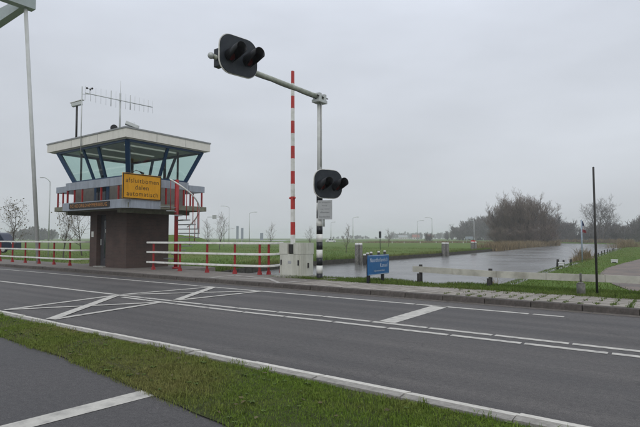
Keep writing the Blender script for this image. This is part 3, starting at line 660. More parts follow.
MB().box(-23.6, -23.5, 15.35, 15.45, 3.1, 5.72).build('inner_column', 'interior_dark', T); MB().box(-20.8, -20.7, 15.35, 15.45, 3.1, 5.72).build('inner_column', 'interior_dark', T)
MB().tube([(-24.3, 13.05, 3.1), (-24.3, 13.05, 5.74)], 0.05, 8).build('inner_column', 'interior_dark', T); MB().tube([(-20.15, 15.72, 3.1), (-20.15, 15.72, 5.74)], 0.05, 8).build('inner_column', 'interior_dark', T)
lm_ = MB().tube([(-21.0, 13.6, 4.26), (-20.95, 13.65, 4.55), (-20.75, 13.8, 4.7), (-20.6, 13.95, 4.6)], 0.018, 6); lm_.tube([(-20.62, 13.93, 4.62), (-20.5, 14.02, 4.52)], [0.03, 0.07], 8); lm_.build('desk_lamp', 'black_paint', T)
MB().box(-23.6, -20.9, 13.35, 14.0, 4.0, 4.26).build('console', 'interior_dark', T)
# roof
rf = MB().box(-25.75, -18.92, 12.06, 16.72, 5.79, 6.17).build('roof', 'roof_white', T)
MB().box(-25.78, -18.89, 12.03, 16.75, 6.172, 6.235).build('roof_trim', 'roof_trim', rf)
MB().box(-25.6, -19.05, 12.2, 16.6, 5.752, 5.788).build('ceiling', 'ceiling', rf)
for x in (-24.0, -22.1, -20.3): MB().box(x - 0.06, x + 0.06, 12.9, 15.7, 5.70, 5.75).build('ceiling_light', 'fluorescent', rf)
for x in (-23.4, -21.1): MB().box(x - 0.006, x + 0.006, 12.052, 12.0605, 5.79, 6.17).build('panel_joint', 'roof_trim', rf)
for y in (13.6, 15.2): MB().box(-18.9205, -18.912, y - 0.006, y + 0.006, 5.79, 6.17).build('panel_joint', 'roof_trim', rf)
# name board
nb = MB().box(-23.42, -20.05, 12.03, 12.078, 2.86, 3.115).build('name_board', 'sign_brown', T)
text_mesh('lettering', 'SCHOORLDAMMERBRUG', 3.1, 0.155, (-21.74, 12.026, 2.985), ROT_V, 'letter_orange', nb)
# yellow warning sign on the corner of the balcony
Y = thing('warning_sign', (-18.78, 12.83, 3.16), 'yellow rectangular sign lettered about barriers, fixed to the tower balcony', 'sign')
MB().box(-18.84, -18.80, 11.87, 13.79, 3.15, 4.25).build('board', 'sign_yellow', Y, bevel=0.02)
fr = MB(); x0, x1 = -18.80, -18.782
fr.box(x0, x1, 11.89, 13.77, 3.165, 3.20); fr.box(x0, x1, 11.89, 13.77, 4.20, 4.235); fr.box(x0, x1, 11.89, 11.925, 3.20, 4.20); fr.box(x0, x1, 13.735, 13.77, 3.20, 4.20); fr.build('border', 'sign_letter', Y)
text_mesh('lettering', 'afsluitbomen', 1.62, 0.20, (-18.796, 12.83, 3.95), ROT_U, 'sign_letter', Y)
text_mesh('lettering', 'dalen', 0.66, 0.20, (-18.796, 12.80, 3.67), ROT_U, 'sign_letter', Y)
text_mesh('lettering', 'automatisch', 1.54, 0.20, (-18.796, 12.84, 3.39), ROT_U, 'sign_letter', Y)
for y in (12.5, 13.4): MB().box(-18.968, -18.842, y - 0.03, y + 0.03, 3.3, 4.1).build('bracket', 'galvanised', Y)
# spiral stair
S = thing('spiral_staircase', (-18.58, 14.46, 0.115), 'red spiral staircase with grey treads and white handrail beside the tower', 'staircase')
sx, sy = -18.58, 14.46
MB().tube([(sx, sy, 0.10), (sx, sy, 4.15)], 0.088, 14).build('column', 'red_paint', S)
MB().tube([(sx, sy, 0.10), (sx, sy, 0.2)], 0.15, 14).build('column_foot', 'red_paint', S)
NT = 14; rr = 1.05; hel = []
def rail_z(a): return 4.22 - 1.95 * max(0.0, (a + R(72)) / R(165)) ** 1.12
for i in range(NT):
    a = R(-82) + R(276) * (i + 0.5) / NT; z = 2.98 - 2.72 * (i + 0.5) / NT; wa = R(276) / NT / 2 * 0.95
    m_ = MB(); b = [(sx + 0.1 * math.cos(a - wa), sy + 0.1 * math.sin(a - wa)), (sx + rr * math.cos(a - wa), sy + rr * math.sin(a - wa)), (sx + rr * math.cos(a + wa), sy + rr * math.sin(a + wa)), (sx + 0.1 * math.cos(a + wa), sy + 0.1 * math.sin(a + wa))]
    m_.hexa([(x, y, z - 0.03) for x, y in b], [(x, y, z + 0.015) for x, y in b]); m_.build('tread', 'roof_trim', S)
    bx, by = sx + (rr - 0.04) * math.cos(a), sy + (rr - 0.04) * math.sin(a)
    if R(-56) < a < R(108): MB().tube([(bx, by, z), (bx, by, rail_z(a))], 0.016, 6).build('baluster', 'red_paint', S)
for i in range(40):
    a = R(-54) + R(166) * i / 39
    hel.append((sx + (rr - 0.04) * math.cos(a), sy + (rr - 0.04) * math.sin(a), rail_z(a)))
MB().tube(hel, 0.034, 8).build('handrail', 'white_paint', S)
# things on the roof
A = thing('roof_antenna', (-22.5, 14.0, 6.235), 'grey antenna mast with long horizontal comb aerial on the tower roof', 'antenna')
ax = -22.5
MB().tube([(ax, 14.0, 6.22), (ax, 14.0, 8.72)], 0.045, 8).build('mast', 'galvanised', A)
MB().tube([(ax + 0.06, 12.16, 8.29), (ax + 0.06, 15.83, 8.40)], 0.022, 6).build('boom', 'galvanised', A)
for i in range(15):
    t = i / 14; y = 12.16 + 3.67 * t; z = 8.29 + 0.11 * t; l = 0.40 - 0.14 * abs(t - 0.45)
    MB().tube([(ax + 0.06, y, z - l), (ax + 0.06, y, z + l)], 0.007 if i not in (5, 9) else 0.022, 5).build('element', 'galvanised', A)
MB().tube([(ax, 14.0, 6.85), (ax, 14.8, 6.95), (ax, 14.8, 7.4)], 0.02, 6).build('side_arm', 'galvanised', A)
MB().tube([(ax, 14.0, 8.72), (ax, 14.0, 9.35)], 0.008, 5).build('tip', 'galvanised', A)
P = thing('camera_pole', (-23.8, 12.5, 6.235), 'dark pole carrying a pale camera box on the tower roof', 'camera')
MB().tube([(-23.8, 12.5, 6.22), (-23.8, 12.5, 7.95)], 0.05, 8).build('pole', 'pole_dark', P)
MB().bar((-23.98, 12.34, 7.98), (-23.60, 12.64, 8.12), 0.17, 0.18).build('camera_body', 'galvanised', P, bevel=0.02)
MB().bar((-24.03, 12.31, 8.08), (-23.55, 12.68, 8.27), 0.21, 0.025).build('sun_shield', 'white_paint', P)
Q = thing('wind_mast', (-22.42, 12.0, 5.5), 'thin mast with cup anemometer fixed to the white roof edge', 'mast')
MB().tube([(-22.42, 12.0, 5.45), (-22.42, 12.0, 8.55)], 0.026, 6).build('mast', 'galvanised', Q)
MB().tube([(-22.42, 12.0, 8.2), (-22.2, 12.25, 8.2), (-22.2, 12.25, 8.45)], 0.014, 5).build('side_arm', 'galvanised', Q)
an_ = MB()
for k in range(3):
    a = k * 2.094 + 0.4; an_.tube([(-22.2, 12.25, 8.46), (-22.2 + 0.12 * math.cos(a), 12.25 + 0.12 * math.sin(a), 8.47)], 0.008, 5); an_.ball((-22.2 + 0.13 * math.cos(a), 12.25 + 0.13 * math.sin(a), 8.47), 0.05, 8, 5)
an_.build('cup_rotor', 'pole_dark', Q)
MB().box(-22.45, -22.39, 12.0, 12.06, 5.85, 5.92).build('clamp', 'galvanised', Q)
B_ = thing('loudspeaker', (-21.6, 13.2, 6.235), 'small black horn loudspeaker on the tower roof', 'loudspeaker')
MB().tube([(-21.6, 13.2, 6.22), (-21.6, 13.2, 6.6)], 0.02, 6).build('stand', 'pole_dark', B_); MB().tube([(-21.75, 13.3, 6.66), (-21.6, 13.2, 6.66), (-21.45, 13.05, 6.66)], [0.07, 0.09, 0.17], 12).build('horn', 'black_paint', B_)
L_ = thing('floodlight', (-20.6, 13.4, 6.235), 'grey floodlight tilted on the corner of the tower roof', 'floodlight')
MB().tube([(-20.6, 13.4, 6.22), (-20.6, 13.4, 6.7)], 0.025, 6).build('stand', 'galvanised', L_); MB().bar((-20.75, 13.2, 6.85), (-20.45, 13.7, 6.65), 0.26, 0.16).build('lamp_head', 'galvanised', L_, bevel=0.02)
MB().bar((-20.76, 13.19, 6.77), (-20.46, 13.69, 6.57), 0.22, 0.01).build('lamp_glass', 'dark_glass', L_)

# ------------------------------------------------------------------ guard rails
def guard_rail(name, pts, postpts, label, base=0.115):
    G = thing(name, (postpts[0][0], postpts[0][1], base), label, 'railing', 'bridge guard rails')
    for z in (0.44, 0.88, 1.30):
        m_ = MB()
        prof = [(-0.03, -0.04), (0.03, -0.04), (0.03, 0.04), (-0.03, 0.04)]
        rings = []
        for k, p in enumerate(pts):
            p = Vector((p[0], p[1], z)); a = Vector((*pts[max(k - 1, 0)], z)); b = Vector((*pts[min(k + 1, len(pts) - 1)], z)); dd = (b - a).normalized(); sd_ = Vector((dd.y, -dd.x, 0))
            rings.append([p + sd_ * q[0] + Vector((0, 0, q[1])) for q in prof])
        i0 = len(m_.v)
        for r_ in rings: m_.v += [tuple(x) for x in r_]
        for k in range(len(rings) - 1):
            for j in range(4): m_.f.append((i0 + k * 4 + j, i0 + k * 4 + (j + 1) % 4, i0 + (k + 1) * 4 + (j + 1) % 4, i0 + (k + 1) * 4 + j)); m_.sm.append(False); m_.mi.append(0)
        m_.f += [(i0, i0 + 1, i0 + 2, i0 + 3), tuple(i0 + (len(rings) - 1) * 4 + j for j in range(4))]; m_.sm += [False] * 2; m_.mi += [0, 0]
        m_.build('rail', 'rail_white', G, bevel=0.012)
    for x, y in postpts:
        po = MB(); po.box(x - 0.034, x + 0.034, y + 0.045, y + 0.115, 0.11, 1.26); po = po.build('post', 'red_paint', G, bevel=0.008)
        MB().hexa([(x - 0.07, y + 0.015, 0.10), (x + 0.07, y + 0.015, 0.10), (x + 0.07, y + 0.155, 0.10), (x - 0.07, y + 0.155, 0.10)], [(x - 0.047, y + 0.037, 0.25), (x + 0.047, y + 0.037, 0.25), (x + 0.047, y + 0.133, 0.25), (x - 0.047, y + 0.133, 0.25)]).build('post_foot', 'red_paint', po)
    return G
rp = [(-19.2, 13.38), (-15.5, 13.55), (-13.6, 13.75), (-12.95, 13.9), (-12.65, 14.1), (-12.6, 14.4), (-12.75, 14.8), (-13.1, 15.4), (-13.3, 15.7)]
guard_rail('guard_rail', rp, [(-18.8, 13.36), (-17.1, 13.44), (-15.5, 13.52), (-14.07, 13.66), (-12.95, 13.86), (-12.75, 14.15), (-13.15, 15.35)], 'white three-bar guard rail with red posts between the tower and the barrier cabinet')
guard_rail('guard_rail', [(-60, 12.85), (-24.9, 12.85), (-24.6, 12.95), (-24.5, 13.15), (-24.1, 14.2)], [(-24.95, 12.85)] + [(-26.57 - k * 1.62, 12.85) for k in range(16)] + [(-24.3, 13.6)], 'white three-bar guard rail with red posts on the bridge side beyond the tower')

# ------------------------------------------------------------------ barrier
K = thing('road_barrier', (-11.15, 14.0, 0.115), 'raised red and white striped barrier boom on a cream drive cabinet', 'barrier')
MB().box(-11.85, -10.6, 13.5, 14.45, 0.05, 0.16).build('plinth', 'concrete', K)
cab = MB().box(-11.66, -10.72, 13.60, 14.35, 0.162, 0.93).build('cabinet', 'cabinet_cream', K, bevel=0.015)
MB().box(-11.61, -10.77, 13.59, 13.598, 0.20, 0.905).build('cabinet_door', 'cabinet_cream', cab)
for x in (-11.58, -10.80): MB().box(x - 0.022, x + 0.022, 13.565, 13.589, 0.55, 0.73).build('hinge', 'black_paint', cab)
MB().box(-11.26, -11.12, 13.583, 13.589, 0.60, 0.70).build('maker_plate', 'plate_grey', cab)
MB().box(-10.719, -10.69, 14.0, 14.06, 0.45, 0.62).build('latch', 'pole_dark', cab)
hd = MB(); hd.box(-11.67, -11.30, 13.585, 14.36, 0.932, 1.33); hd.box(-11.02, -10.71, 13.585, 14.36, 0.932, 1.33); hd.box(-11.30, -11.02, 13.8, 14.38, 0.932, 1.30); hd.build('drive_housing', 'cabinet_cream', K)
MB().box(-11.28, -11.04, 13.64, 13.79, 0.98, 1.28).build('boom_clamp', 'pole_dark', K)
zz = [1.16 + (7.50 - 1.16) * i / 14 for i in range(15)]
for i in range(14):
    a = lambda z: 0.070 - 0.036 * (z - 1.16) / 6.3
    z0, z1 = zz[i], zz[i + 1]; cx = lambda z: -11.14 - 0.004 * (z - 1.16)
    yv = 13.70
    MB().hexa([(cx(z0) - a(z0), yv - .05, z0), (cx(z0) + a(z0), yv - .05, z0), (cx(z0) + a(z0), yv + .05, z0), (cx(z0) - a(z0), yv + .05, z0)], [(cx(z1) - a(z1), yv - .05, z1), (cx(z1) + a(z1), yv - .05, z1), (cx(z1) + a(z1), yv + .05, z1), (cx(z1) - a(z1), yv + .05, z1)]).build('boom_band', 'orange_red' if i % 2 else 'white_paint', K)
for s in (-1, 1): MB().ball((-11.15 + s * 0.10, 13.68, 2.92), 0.042, 10, 6).build('boom_lamp', 'orange_red', K)

# ------------------------------------------------------------------ signal mast
M_ = thing('signal_mast', (-9.9, 13.6, 0.1), 'grey bridge signal mast with striped foot, long arm and two black signal heads', 'traffic signal')
mx, my = -9.9, 13.6
MB().tube([(mx, my, 2.95), (mx, my, 6.20)], 0.085, 16).build('pole', 'mast_grey', M_)
bands = 11; zs = [0.05 + 2.9 * i / bands for i in range(bands + 1)]
for i in range(bands): MB().tube([(mx, my, zs[i]), (mx, my, zs[i + 1])], 0.105, 16).build('pole_band', 'black_paint' if i % 2 == 0 else 'white_paint', M_)
arm = MB().tube([(mx + 0.0, my + 0.25, 6.30), (mx, 10.5, 6.30), (mx, 8.78, 6.30)], [0.085, 0.075, 0.065], 14).build('arm', 'mossy_metal', M_)
MB().ball((mx, 8.74, 6.30), 0.09, 10, 6).build('arm_cap', 'galvanised', arm)
cl = MB().box(mx - 0.16, mx + 0.16, my - 0.24, my + 0.24, 6.10, 6.20); cl.box(mx - 0.14, mx + 0.14, my - 0.2, my - 0.06, 6.201, 6.42); cl.box(mx - 0.14, mx + 0.14, my + 0.08, my + 0.22, 6.201, 6.42)
cl.build('arm_clamp', 'galvanised', M_, bevel=0.01)
for s in (-1, 1): MB().tube([(mx + s * 0.12, my - 0.3, 6.30), (mx + s * 0.12, my + 0.32, 6.30)], 0.02, 6).build('clamp_bolt', 'pole_dark', M_)
cb_ = [(mx + 0.02, 9.9 + 3.6 * k / 12, 6.215 - 0.018 * math.sin(math.pi * (k % 4) / 4)) for k in range(13)] + [(mx + 0.09, 13.55, 6.0), (mx + 0.10, 13.55, 5.2), (mx + 0.09, 13.56, 4.2), (mx + 0.10, 13.55, 3.9)]
MB().tube(cb_, 0.010, 6).build('cable', 'black_paint', M_)
def signal_head(cx, cy_, cz, wdt, hgt, yaw, tilt=0.0, offs=0.29):
    rot = Matrix.Rotation(yaw, 4, 'Z') @ Matrix.Rotation(tilt, 4, 'X')
    W = lambda x, y, z: tuple(Vector((cx, cy_, cz)) + rot @ Vector((x, y, z)))
    def rounded(w2, h2, r, n=7):
        out = []
        for (sx_, sz, a0) in ((1, 1, 0), (-1, 1, 90), (-1, -1, 180), (1, -1, 270)):
            for k in range(n + 1):
                a = R(a0 + 90 * k / n); out.append((sx_ * (w2 - r) + r * math.cos(a), sz * (h2 - r) + r * math.sin(a)))
        return out
    head = MB().prism(rounded(wdt / 2 + 0.022, hgt / 2 + 0.022, 0.35), lambda a, b, s: W(-0.03 - 0.03 * s, a, b)).build('signal_head', 'rail_white', M_)
    MB().prism(rounded(wdt / 2, hgt / 2, 0.33), lambda a, b, s: W(0.0 - 0.028 * s, a, b)).build('backboard', 'signal_black', head)
    for s in (-1, 1):
        y0 = s * offs; z0 = -0.07
        MB().tube([W(0.002, y0, z0), W(0.05, y0, z0)], 0.125, 18).build('lens', 'red_lens', head)
        v_ = MB(); n = 18; i0 = 0; rings = []
        for (xx, r_, a0, a1) in ((0.0, 0.165, -250, 70), (0.28, 0.16, -225, 45), (0.54, 0.15, -200, 20)):
            rings.append([W(xx, y0 + r_ * math.cos(R(-(a0 + (a1 - a0) * k / n))), z0 + r_ * math.sin(R(-(a0 + (a1 - a0) * k / n))) + xx * 0.16) for k in range(n + 1)])
        for rg_ in rings: v_.v += rg_
        for q in range(2):
            for k in range(n): v_.f.append((q * (n + 1) + k, q * (n + 1) + k + 1, (q + 1) * (n + 1) + k + 1, (q + 1) * (n + 1) + k)); v_.sm.append(True); v_.mi.append(0)
        vo = v_.build('visor', 'black_paint', head, fix=False)
        so = vo.modifiers.new('thick', 'SOLIDIFY'); so.thickness = 0.012
    bk = MB(); bk.hexa([W(-0.30, -0.42, -0.3), W(-0.061, -0.42, -0.3), W(-0.061, 0.42, -0.3), W(-0.30, 0.42, -0.3)], [W(-0.30, -0.42, 0.2), W(-0.061, -0.42, 0.2), W(-0.061, 0.42, 0.2), W(-0.30, 0.42, 0.2)])
    bk.build('lamp_housing', 'signal_black', head, bevel=0.03)
    return head
signal_head(mx + 0.34, 9.44, 6.42, 1.20, 1.04, R(-10))
MB().box(mx - 0.1, mx + 0.16, 8.92, 9.1, 6.05, 6.55).build('head_bracket', 'signal_black', M_, bevel=0.02)
signal_head(mx + 0.27, 13.75, 3.33, 1.08, 0.95, R(-24))
pl = MB().bar((mx + 0.04, 13.44, 2.44), (mx + 0.50, 13.62, 2.44), 0.03, 0.64).build('notice_plate', 'plate_grey', M_)
dxy = Vector((0.46, 0.18)).normalized(); nrm = Vector((dxy.y, -dxy.x))
rotp = [(dxy.x, 0, nrm.x), (dxy.y, 0, nrm.y), (0, 1, 0)]
pc = Vector((mx + 0.27, 13.53)) + nrm * 0.017
for tx, z_, w2, h2 in (('bij geopende', 2.69, 0.40, 0.055), ('brug', 2.58, 0.16, 0.055), ('s.v.p. motor', 2.46, 0.34, 0.055), ('afzetten', 2.36, 0.32, 0.055), ('bedankt', 2.21, 0.36, 0.055)):
    text_mesh('lettering', tx, w2, h2, (pc.x, pc.y, z_), rotp, 'letter_grey', pl)
MB().tube([(mx + 0.2, 13.57, 1.88), (mx + 0.2, 13.57, 2.3)], 0.035, 8).build('cable_pipe', 'galvanised', M_)

# ------------------------------------------------------------------ lifting frame of the bridge
D = thing('drawbridge_frame', (-29.0, 12.9, 0.1), 'tall grey lifting frame of the drawbridge with long slanting hanger rod', 'bridge')
top = (-29.25, 12.33, 14.25)
MB().tube([(-28.87, 13.22, 0.0), top], [0.105, 0.10], 12).build('hanger_rod', 'rod_grey', D)
MB().tube([(-28.9, 4.0, 0.0), (-29.25, 3.9, 14.25)], 0.13, 12).build('hanger_rod', 'rod_grey', D)
MB().bar((-29.25, 12.75, 14.62), (-29.25, 3.4, 14.62), 0.5, 0.62).build('cross_beam', 'bridge_grey', D)
for y in (12.3, 3.9):
    MB().hexa([(-45, y - 0.28, 13.7), (-29.5, y - 0.2, 14.3), (-29.5, y + 0.2, 14.3), (-45, y + 0.28, 13.7)], [(-45, y - 0.28, 15.6), (-29.5, y - 0.2, 14.85), (-29.5, y + 0.2, 14.85), (-45, y + 0.28, 15.6)]).build('balance_arm', 'bridge_grey', D)
    MB().hexa([(-41.6, y - 0.4, -0.5), (-40.6, y - 0.4, -0.5), (-40.6, y + 0.4, -0.5), (-41.6, y + 0.4, -0.5)], [(-41.4, y - 0.25, 13.75), (-40.8, y - 0.25, 13.75), (-40.8, y + 0.25, 13.75), (-41.4, y + 0.25, 13.75)]).build('tower_leg', 'bridge_grey', D)
MB().bar((-41.1, 12.02, 12.8), (-41.1, 4.18, 12.8), 0.5, 0.8).build('portal_beam', 'bridge_grey', D)

# ------------------------------------------------------------------ blue canal sign
BS = thing('canal_sign', (-7.7, 13.75, 0.07), 'blue canal name sign with pale lettering on two black posts', 'sign')
MB().box(-7.75, -7.71, 13.10, 14.42, 0.36, 0.97).build('board', 'sign_blue', BS, bevel=0.012)
fr = MB(); x0, x1 = -7.71, -7.703
fr.box(x0, x1, 13.12, 14.40, 0.372, 0.382); fr.box(x0, x1, 13.12, 14.40, 0.948, 0.958); fr.build('border', 'letter_white', BS)
text_mesh('lettering', 'Noordhollandsch', 1.10, 0.125, (-7.7075, 13.76, 0.82), ROT_U, 'letter_white', BS)
text_mesh('lettering', 'Kanaal', 0.46, 0.125, (-7.7075, 14.06, 0.65), ROT_U, 'letter_white', BS)
text_mesh('lettering', 'rijkswaterstaat', 0.68, 0.075, (-7.7075, 13.78, 0.48), ROT_U, 'letter_white', BS)
for y in (13.24, 14.13): MB().box(-7.83, -7.755, y - 0.045, y + 0.045, -0.1, 0.85).build('post', 'black_paint', BS)

# ------------------------------------------------------------------ plank fence
F_ = thing('plank_fence', (-6.8, 14.7, 0.06), 'low fence of weathered white planks on short dark posts along the grass', 'fence')
fx = [-7.05, -5.7, -4.35, -3.0, -1.6, -0.2, 1.3, 2.8, 4.3]
fz = [0.60, 0.575, 0.55, 0.555, 0.57, 0.575, 0.58, 0.58, 0.58]
def fv(x): return 14.78 - 0.06 * (x + 7)
for i in range(8):
    a, b = fx[i], fx[i + 1]; hh = 0.185
    MB().hexa([(a + .004, fv(a) - .02, fz[i] - hh), (b - .004, fv(b) - .02, fz[i + 1] - hh), (b - .004, fv(b) + .02, fz[i + 1] - hh), (a + .004, fv(a) + .02, fz[i] - hh)], [(a + .004, fv(a) - .02, fz[i]), (b - .004, fv(b) - .02, fz[i + 1]), (b - .004, fv(b) + .02, fz[i + 1]), (a + .004, fv(a) + .02, fz[i])]).build('plank', 'old_board', F_)
for x, wd_, mt in ((-6.8, 0.055, 'dark_wood'), (-4.55, 0.055, 'dark_wood'), (0.8, 0.055, 'dark_wood'), (3.0, 0.055, 'dark_wood')):
    zt_ = interp(list(zip(fx, fz)), x)
    MB().tube([(x, fv(x) + 0.078, -0.1), (x, fv(x) + 0.078, zt_ + 0.055)], wd_, 10).build('post', mt, F_); MB().tube([(x, fv(x) - 0.076, -0.1), (x, fv(x) - 0.076, zt_ - 0.22)], wd_, 10).build('post', mt, F_)
bp_ = MB().tube([(-2.08, 13.95, 0.0), (-2.08, 13.95, 0.36)], 0.10, 12); bp_.tube([(-2.08, 13.95, 0.361), (-2.08, 13.95, 0.40)], [0.09, 0.05], 12); bp_.tube([(-2.08, 13.95, 0.40), (-2.08, 13.95, 0.62)], 0.025, 8)
tag(bp_.build('bollard', 'grey_wood'), 'short grey wooden bollard with a thin spike in front of the plank fence', 'bollard')
fp = MB().tube([(-1.76, 14.23, 0.0), (-1.77, 14.23, 3.27)], [0.030, 0.024], 10); fp.ball((-1.77, 14.23, 3.28), 0.026, 8, 5)
tag(fp.build('bare_pole', 'pole_dark'), 'tall bare dark pole standing beside the wooden bollard', 'pole')
# flag by the bank
fx_, fy_ = at(581.5, 46); FL = thing('flagpole', (fx_, fy_, -0.4), 'pale blue flagpole with a drooping blue, white and red flag by the water', 'flagpole')
MB().tube([(fx_, fy_, -0.5), (fx_, fy_, 2.98)], 0.055, 8).build('pole', 'pole_blue', FL)
rgt = Vector((math.cos(YAW), math.sin(YAW), 0)); fwd = Vector((-math.sin(YAW), math.cos(YAW), 0))
rowsf = 11
for b_, (mn, t0, t1) in enumerate((('flag_blue', 0.0, 0.42), ('flag_white', 0.42, 0.74), ('flag_red', 0.74, 1.0))):
    m_ = MB(); nn_ = 8; pr = None
    for i in range(nn_ + 1):
        s_ = i / nn_; cur = []
        for t in (t0, (t0 + t1) / 2, t1):
            # hangs from the pole, folds lean outwards with height
            wdt = 0.10 + 0.22 * t; drop = t * 0.95 + s_ * 0.10
            p3 = Vector((fx_, fy_, 2.93)) + rgt * (0.05 + wdt * s_) + fwd * (0.07 * math.sin(s_ * 9 + t * 3)) - Vector((0, 0, drop)); cur.append(p3)
        if pr:
            for k in range(2): m_.quad(pr[k], cur[k], cur[k + 1], pr[k + 1])
        pr = cur
    m_.build('flag_cloth', mn, FL, fix=False)

# ------------------------------------------------------------------ canal furniture
def dolphin(px, d, n, r, ztop, label):
    x, y = at(px, d); G = thing('mooring_dolphin', (x, y, WATER - 0.9), label, 'mooring post', 'mooring dolphins in the canal')
    for k in range(n):
        a = 2 * math.pi * k / n + 0.5; q = r * 1.35
        p = MB().tube([(x + q * 1.15 * math.cos(a), y + q * 1.15 * math.sin(a), -2), (x + q * math.cos(a), y + q * math.sin(a), ztop)], [r * 1.05, r], 12).build('pile', 'grey_wood', G)
        MB().tube([(x + q * math.cos(a), y + q * math.sin(a), ztop + 0.002), (x + q * math.cos(a), y + q * math.sin(a), ztop + 0.20)], [r * 1.06, r * 0.9], 12).build('cap', 'pile_white', p)
    return G
dolphin(358, 43.5, 3, 0.16, 0.86, 'cluster of three grey timber piles with white caps near the signal mast')
dolphin(444.5, 66, 3, 0.22, 0.72, 'grey timber pile cluster with white caps midway up the canal')
G3 = dolphin(473, 83, 3, 0.22, 0.72, 'farther grey pile cluster with red marker on its white caps')
x, y = at(473, 83); MB().box(x - 0.25, x + 0.25, y - 0.3, y + 0.3, 0.87, 1.15).build('red_marker', 'orange_red', G3)
for k, (px, d) in enumerate(((364.5, 42.5), (367.5, 45), (371, 46.5), (378.5, 48), (384.5, 49.5))):
    x, y = at(px, d); zt_ = 0.02 + 0.03 * k
    q = thing('mooring_pile', (x, y, WATER - 0.9), 'single dark mooring pile with white top just beside the three-pile cluster' if k == 0 else 'dark mooring pile with white top in the row behind the blue sign', 'mooring post', 'single mooring piles in the canal')
    pp = MB().tube([(x, y, -2), (x, y, zt_)], [0.15, 0.13], 10).build('pile', 'dark_wood', q); MB().tube([(x, y, zt_ + 0.001), (x, y, zt_ + 0.14)], [0.135, 0.11], 10).build('cap', 'pile_white', pp)
for k in range(13):
    v = 40 + k * 4.6 + rnd.uniform(-0.8, 0.8); u = interp(UR, v) + 0.5
    o = MB().tube([(u, v, -1.5), (u + rnd.uniform(-.05, .05), v, -0.16 + rnd.uniform(-.1, .10))], [0.085, 0.07], 9).build('bank_post', 'dark_wood')
    tag(o, 'short dark timber post in a row along the lawn edge of the canal', 'post', 'timber posts along the lawn bank')
x, y = at(556.5, 38.5); q = MB().tube([(x, y, -0.7), (x + 0.03, y, 0.02)], [0.09, 0.08], 9); tag(q.build('leaning_post', 'dark_wood'), 'lone black post beside the white box at the water edge', 'post')
def smallbox(name, px, d, z0, w2, h2, label, cat):
    x, y = at(px, d); t = thing(name, (x, y, z0), label, cat)
    MB().box(x - w2, x + w2, y - w2 * 0.8, y + w2 * 0.8, z0, z0 + h2).build('body', 'car_white', t, bevel=0.03); MB().box(x - w2 * 1.06, x + w2 * 1.06, y - w2 * 0.86, y + w2 * 0.86, z0 + h2 + 0.002, z0 + h2 + 0.07).build('lid', 'pile_white', t)
    MB().box(x - w2 * 0.7, x + w2 * 0.7, y - w2 * 0.81, y - w2 * 0.802, z0 + 0.03, z0 + h2 * 0.5).build('vent', 'pole_dark', t)
smallbox('power_box', 560.5, 36.5, -0.42, 0.16, 0.26, 'small white box low on the grass bank at the water edge', 'box')
smallbox('power_box', 613.5, 42, -0.32, 0.20, 0.2, 'white low box on the lawn near the gravel drive', 'box')

# ------------------------------------------------------------------ street lamps and far signs
def street_lamp(px, ytop, d, side, label, base=-0.45, arm=1.4):
    x, y = at(px, d); zt_ = zat(ytop, px, d); G = thing('street_lamp', (x, y, base), label, 'street lamp', 'distant street lamps')
    s = rgt * side * arm; r = max(0.06, d * 0.00068)
    MB().tube([(x, y, base), (x, y, zt_ * 0.5), (x, y, zt_ - 0.45)], [r * 1.2, r, r * 0.8], 8).build('pole', 'galvanised', G)
    pts = [(x + s.x * t, y + s.y * t, zt_ - 0.45 * (1 - math.sin(t * math.pi / 2)) ** 1.5) for t in (0, 0.15, 0.35, 0.6, 0.8)]
    MB().tube(pts, r * 0.65, 6).build('arm', 'galvanised', G)
    e_ = Vector(pts[-1]); MB().bar(e_, e_ + s * 0.45, r * 2.6, r * 1.4).build('lamp_head', 'galvanised', G, bevel=r * 0.3)
street_lamp(49, 177.5, 56, -1, 'street lamp with left-reaching arm standing behind the guard rail and hanger rod', arm=0.8)
street_lamp(229, 206, 150, -1, 'street lamp beside the gantry sign mast on the far meadow', arm=2.0)
street_lamp(249.5, 212, 165, 1, 'street lamp standing alone between dark panels and bare sapling', arm=2.0)
street_lamp(353, 217, 190, 1, 'street lamp beyond the meadow behind the small canal tree', arm=1.8)
street_lamp(417.5, 220.5, 230, 1, 'street lamp rising above the distant houses, arm pointing to the wood', arm=2.4)
street_lamp(432, 217.5, 215, -1, 'street lamp by the distant round bush', arm=2.4)
street_lamp(449, 224, 290, 1, 'small far street lamp in front of the dark wood edge', arm=2.4)
street_lamp(474, 220, 240, -1, 'street lamp in front of the bare wood left of the grove', arm=2.4)
street_lamp(331, 222, 230, 1, 'far street lamp seen close beside the striped mast', arm=1.6)
x, y = at(224, 110); G = thing('sign_mast', (x, y, -0.45), 'cantilever road sign mast with small panel on the far meadow', 'sign')
MB().tube([(x, y, -0.45), (x, y, zat(216.5, 224, 110))], 0.10, 8).build('pole', 'galvanised', G)
zz_ = zat(217, 224, 110); e_ = Vector((x, y, zz_)); MB().tube([e_, e_ - rgt * 3.6], 0.06, 6).build('arm', 'galvanised', G)
c_ = e_ - rgt * 2.1; MB().bar(c_ - rgt * 0.45, c_ + rgt * 0.45, 0.08, 0.85).build('panel', 'plate_grey', G)
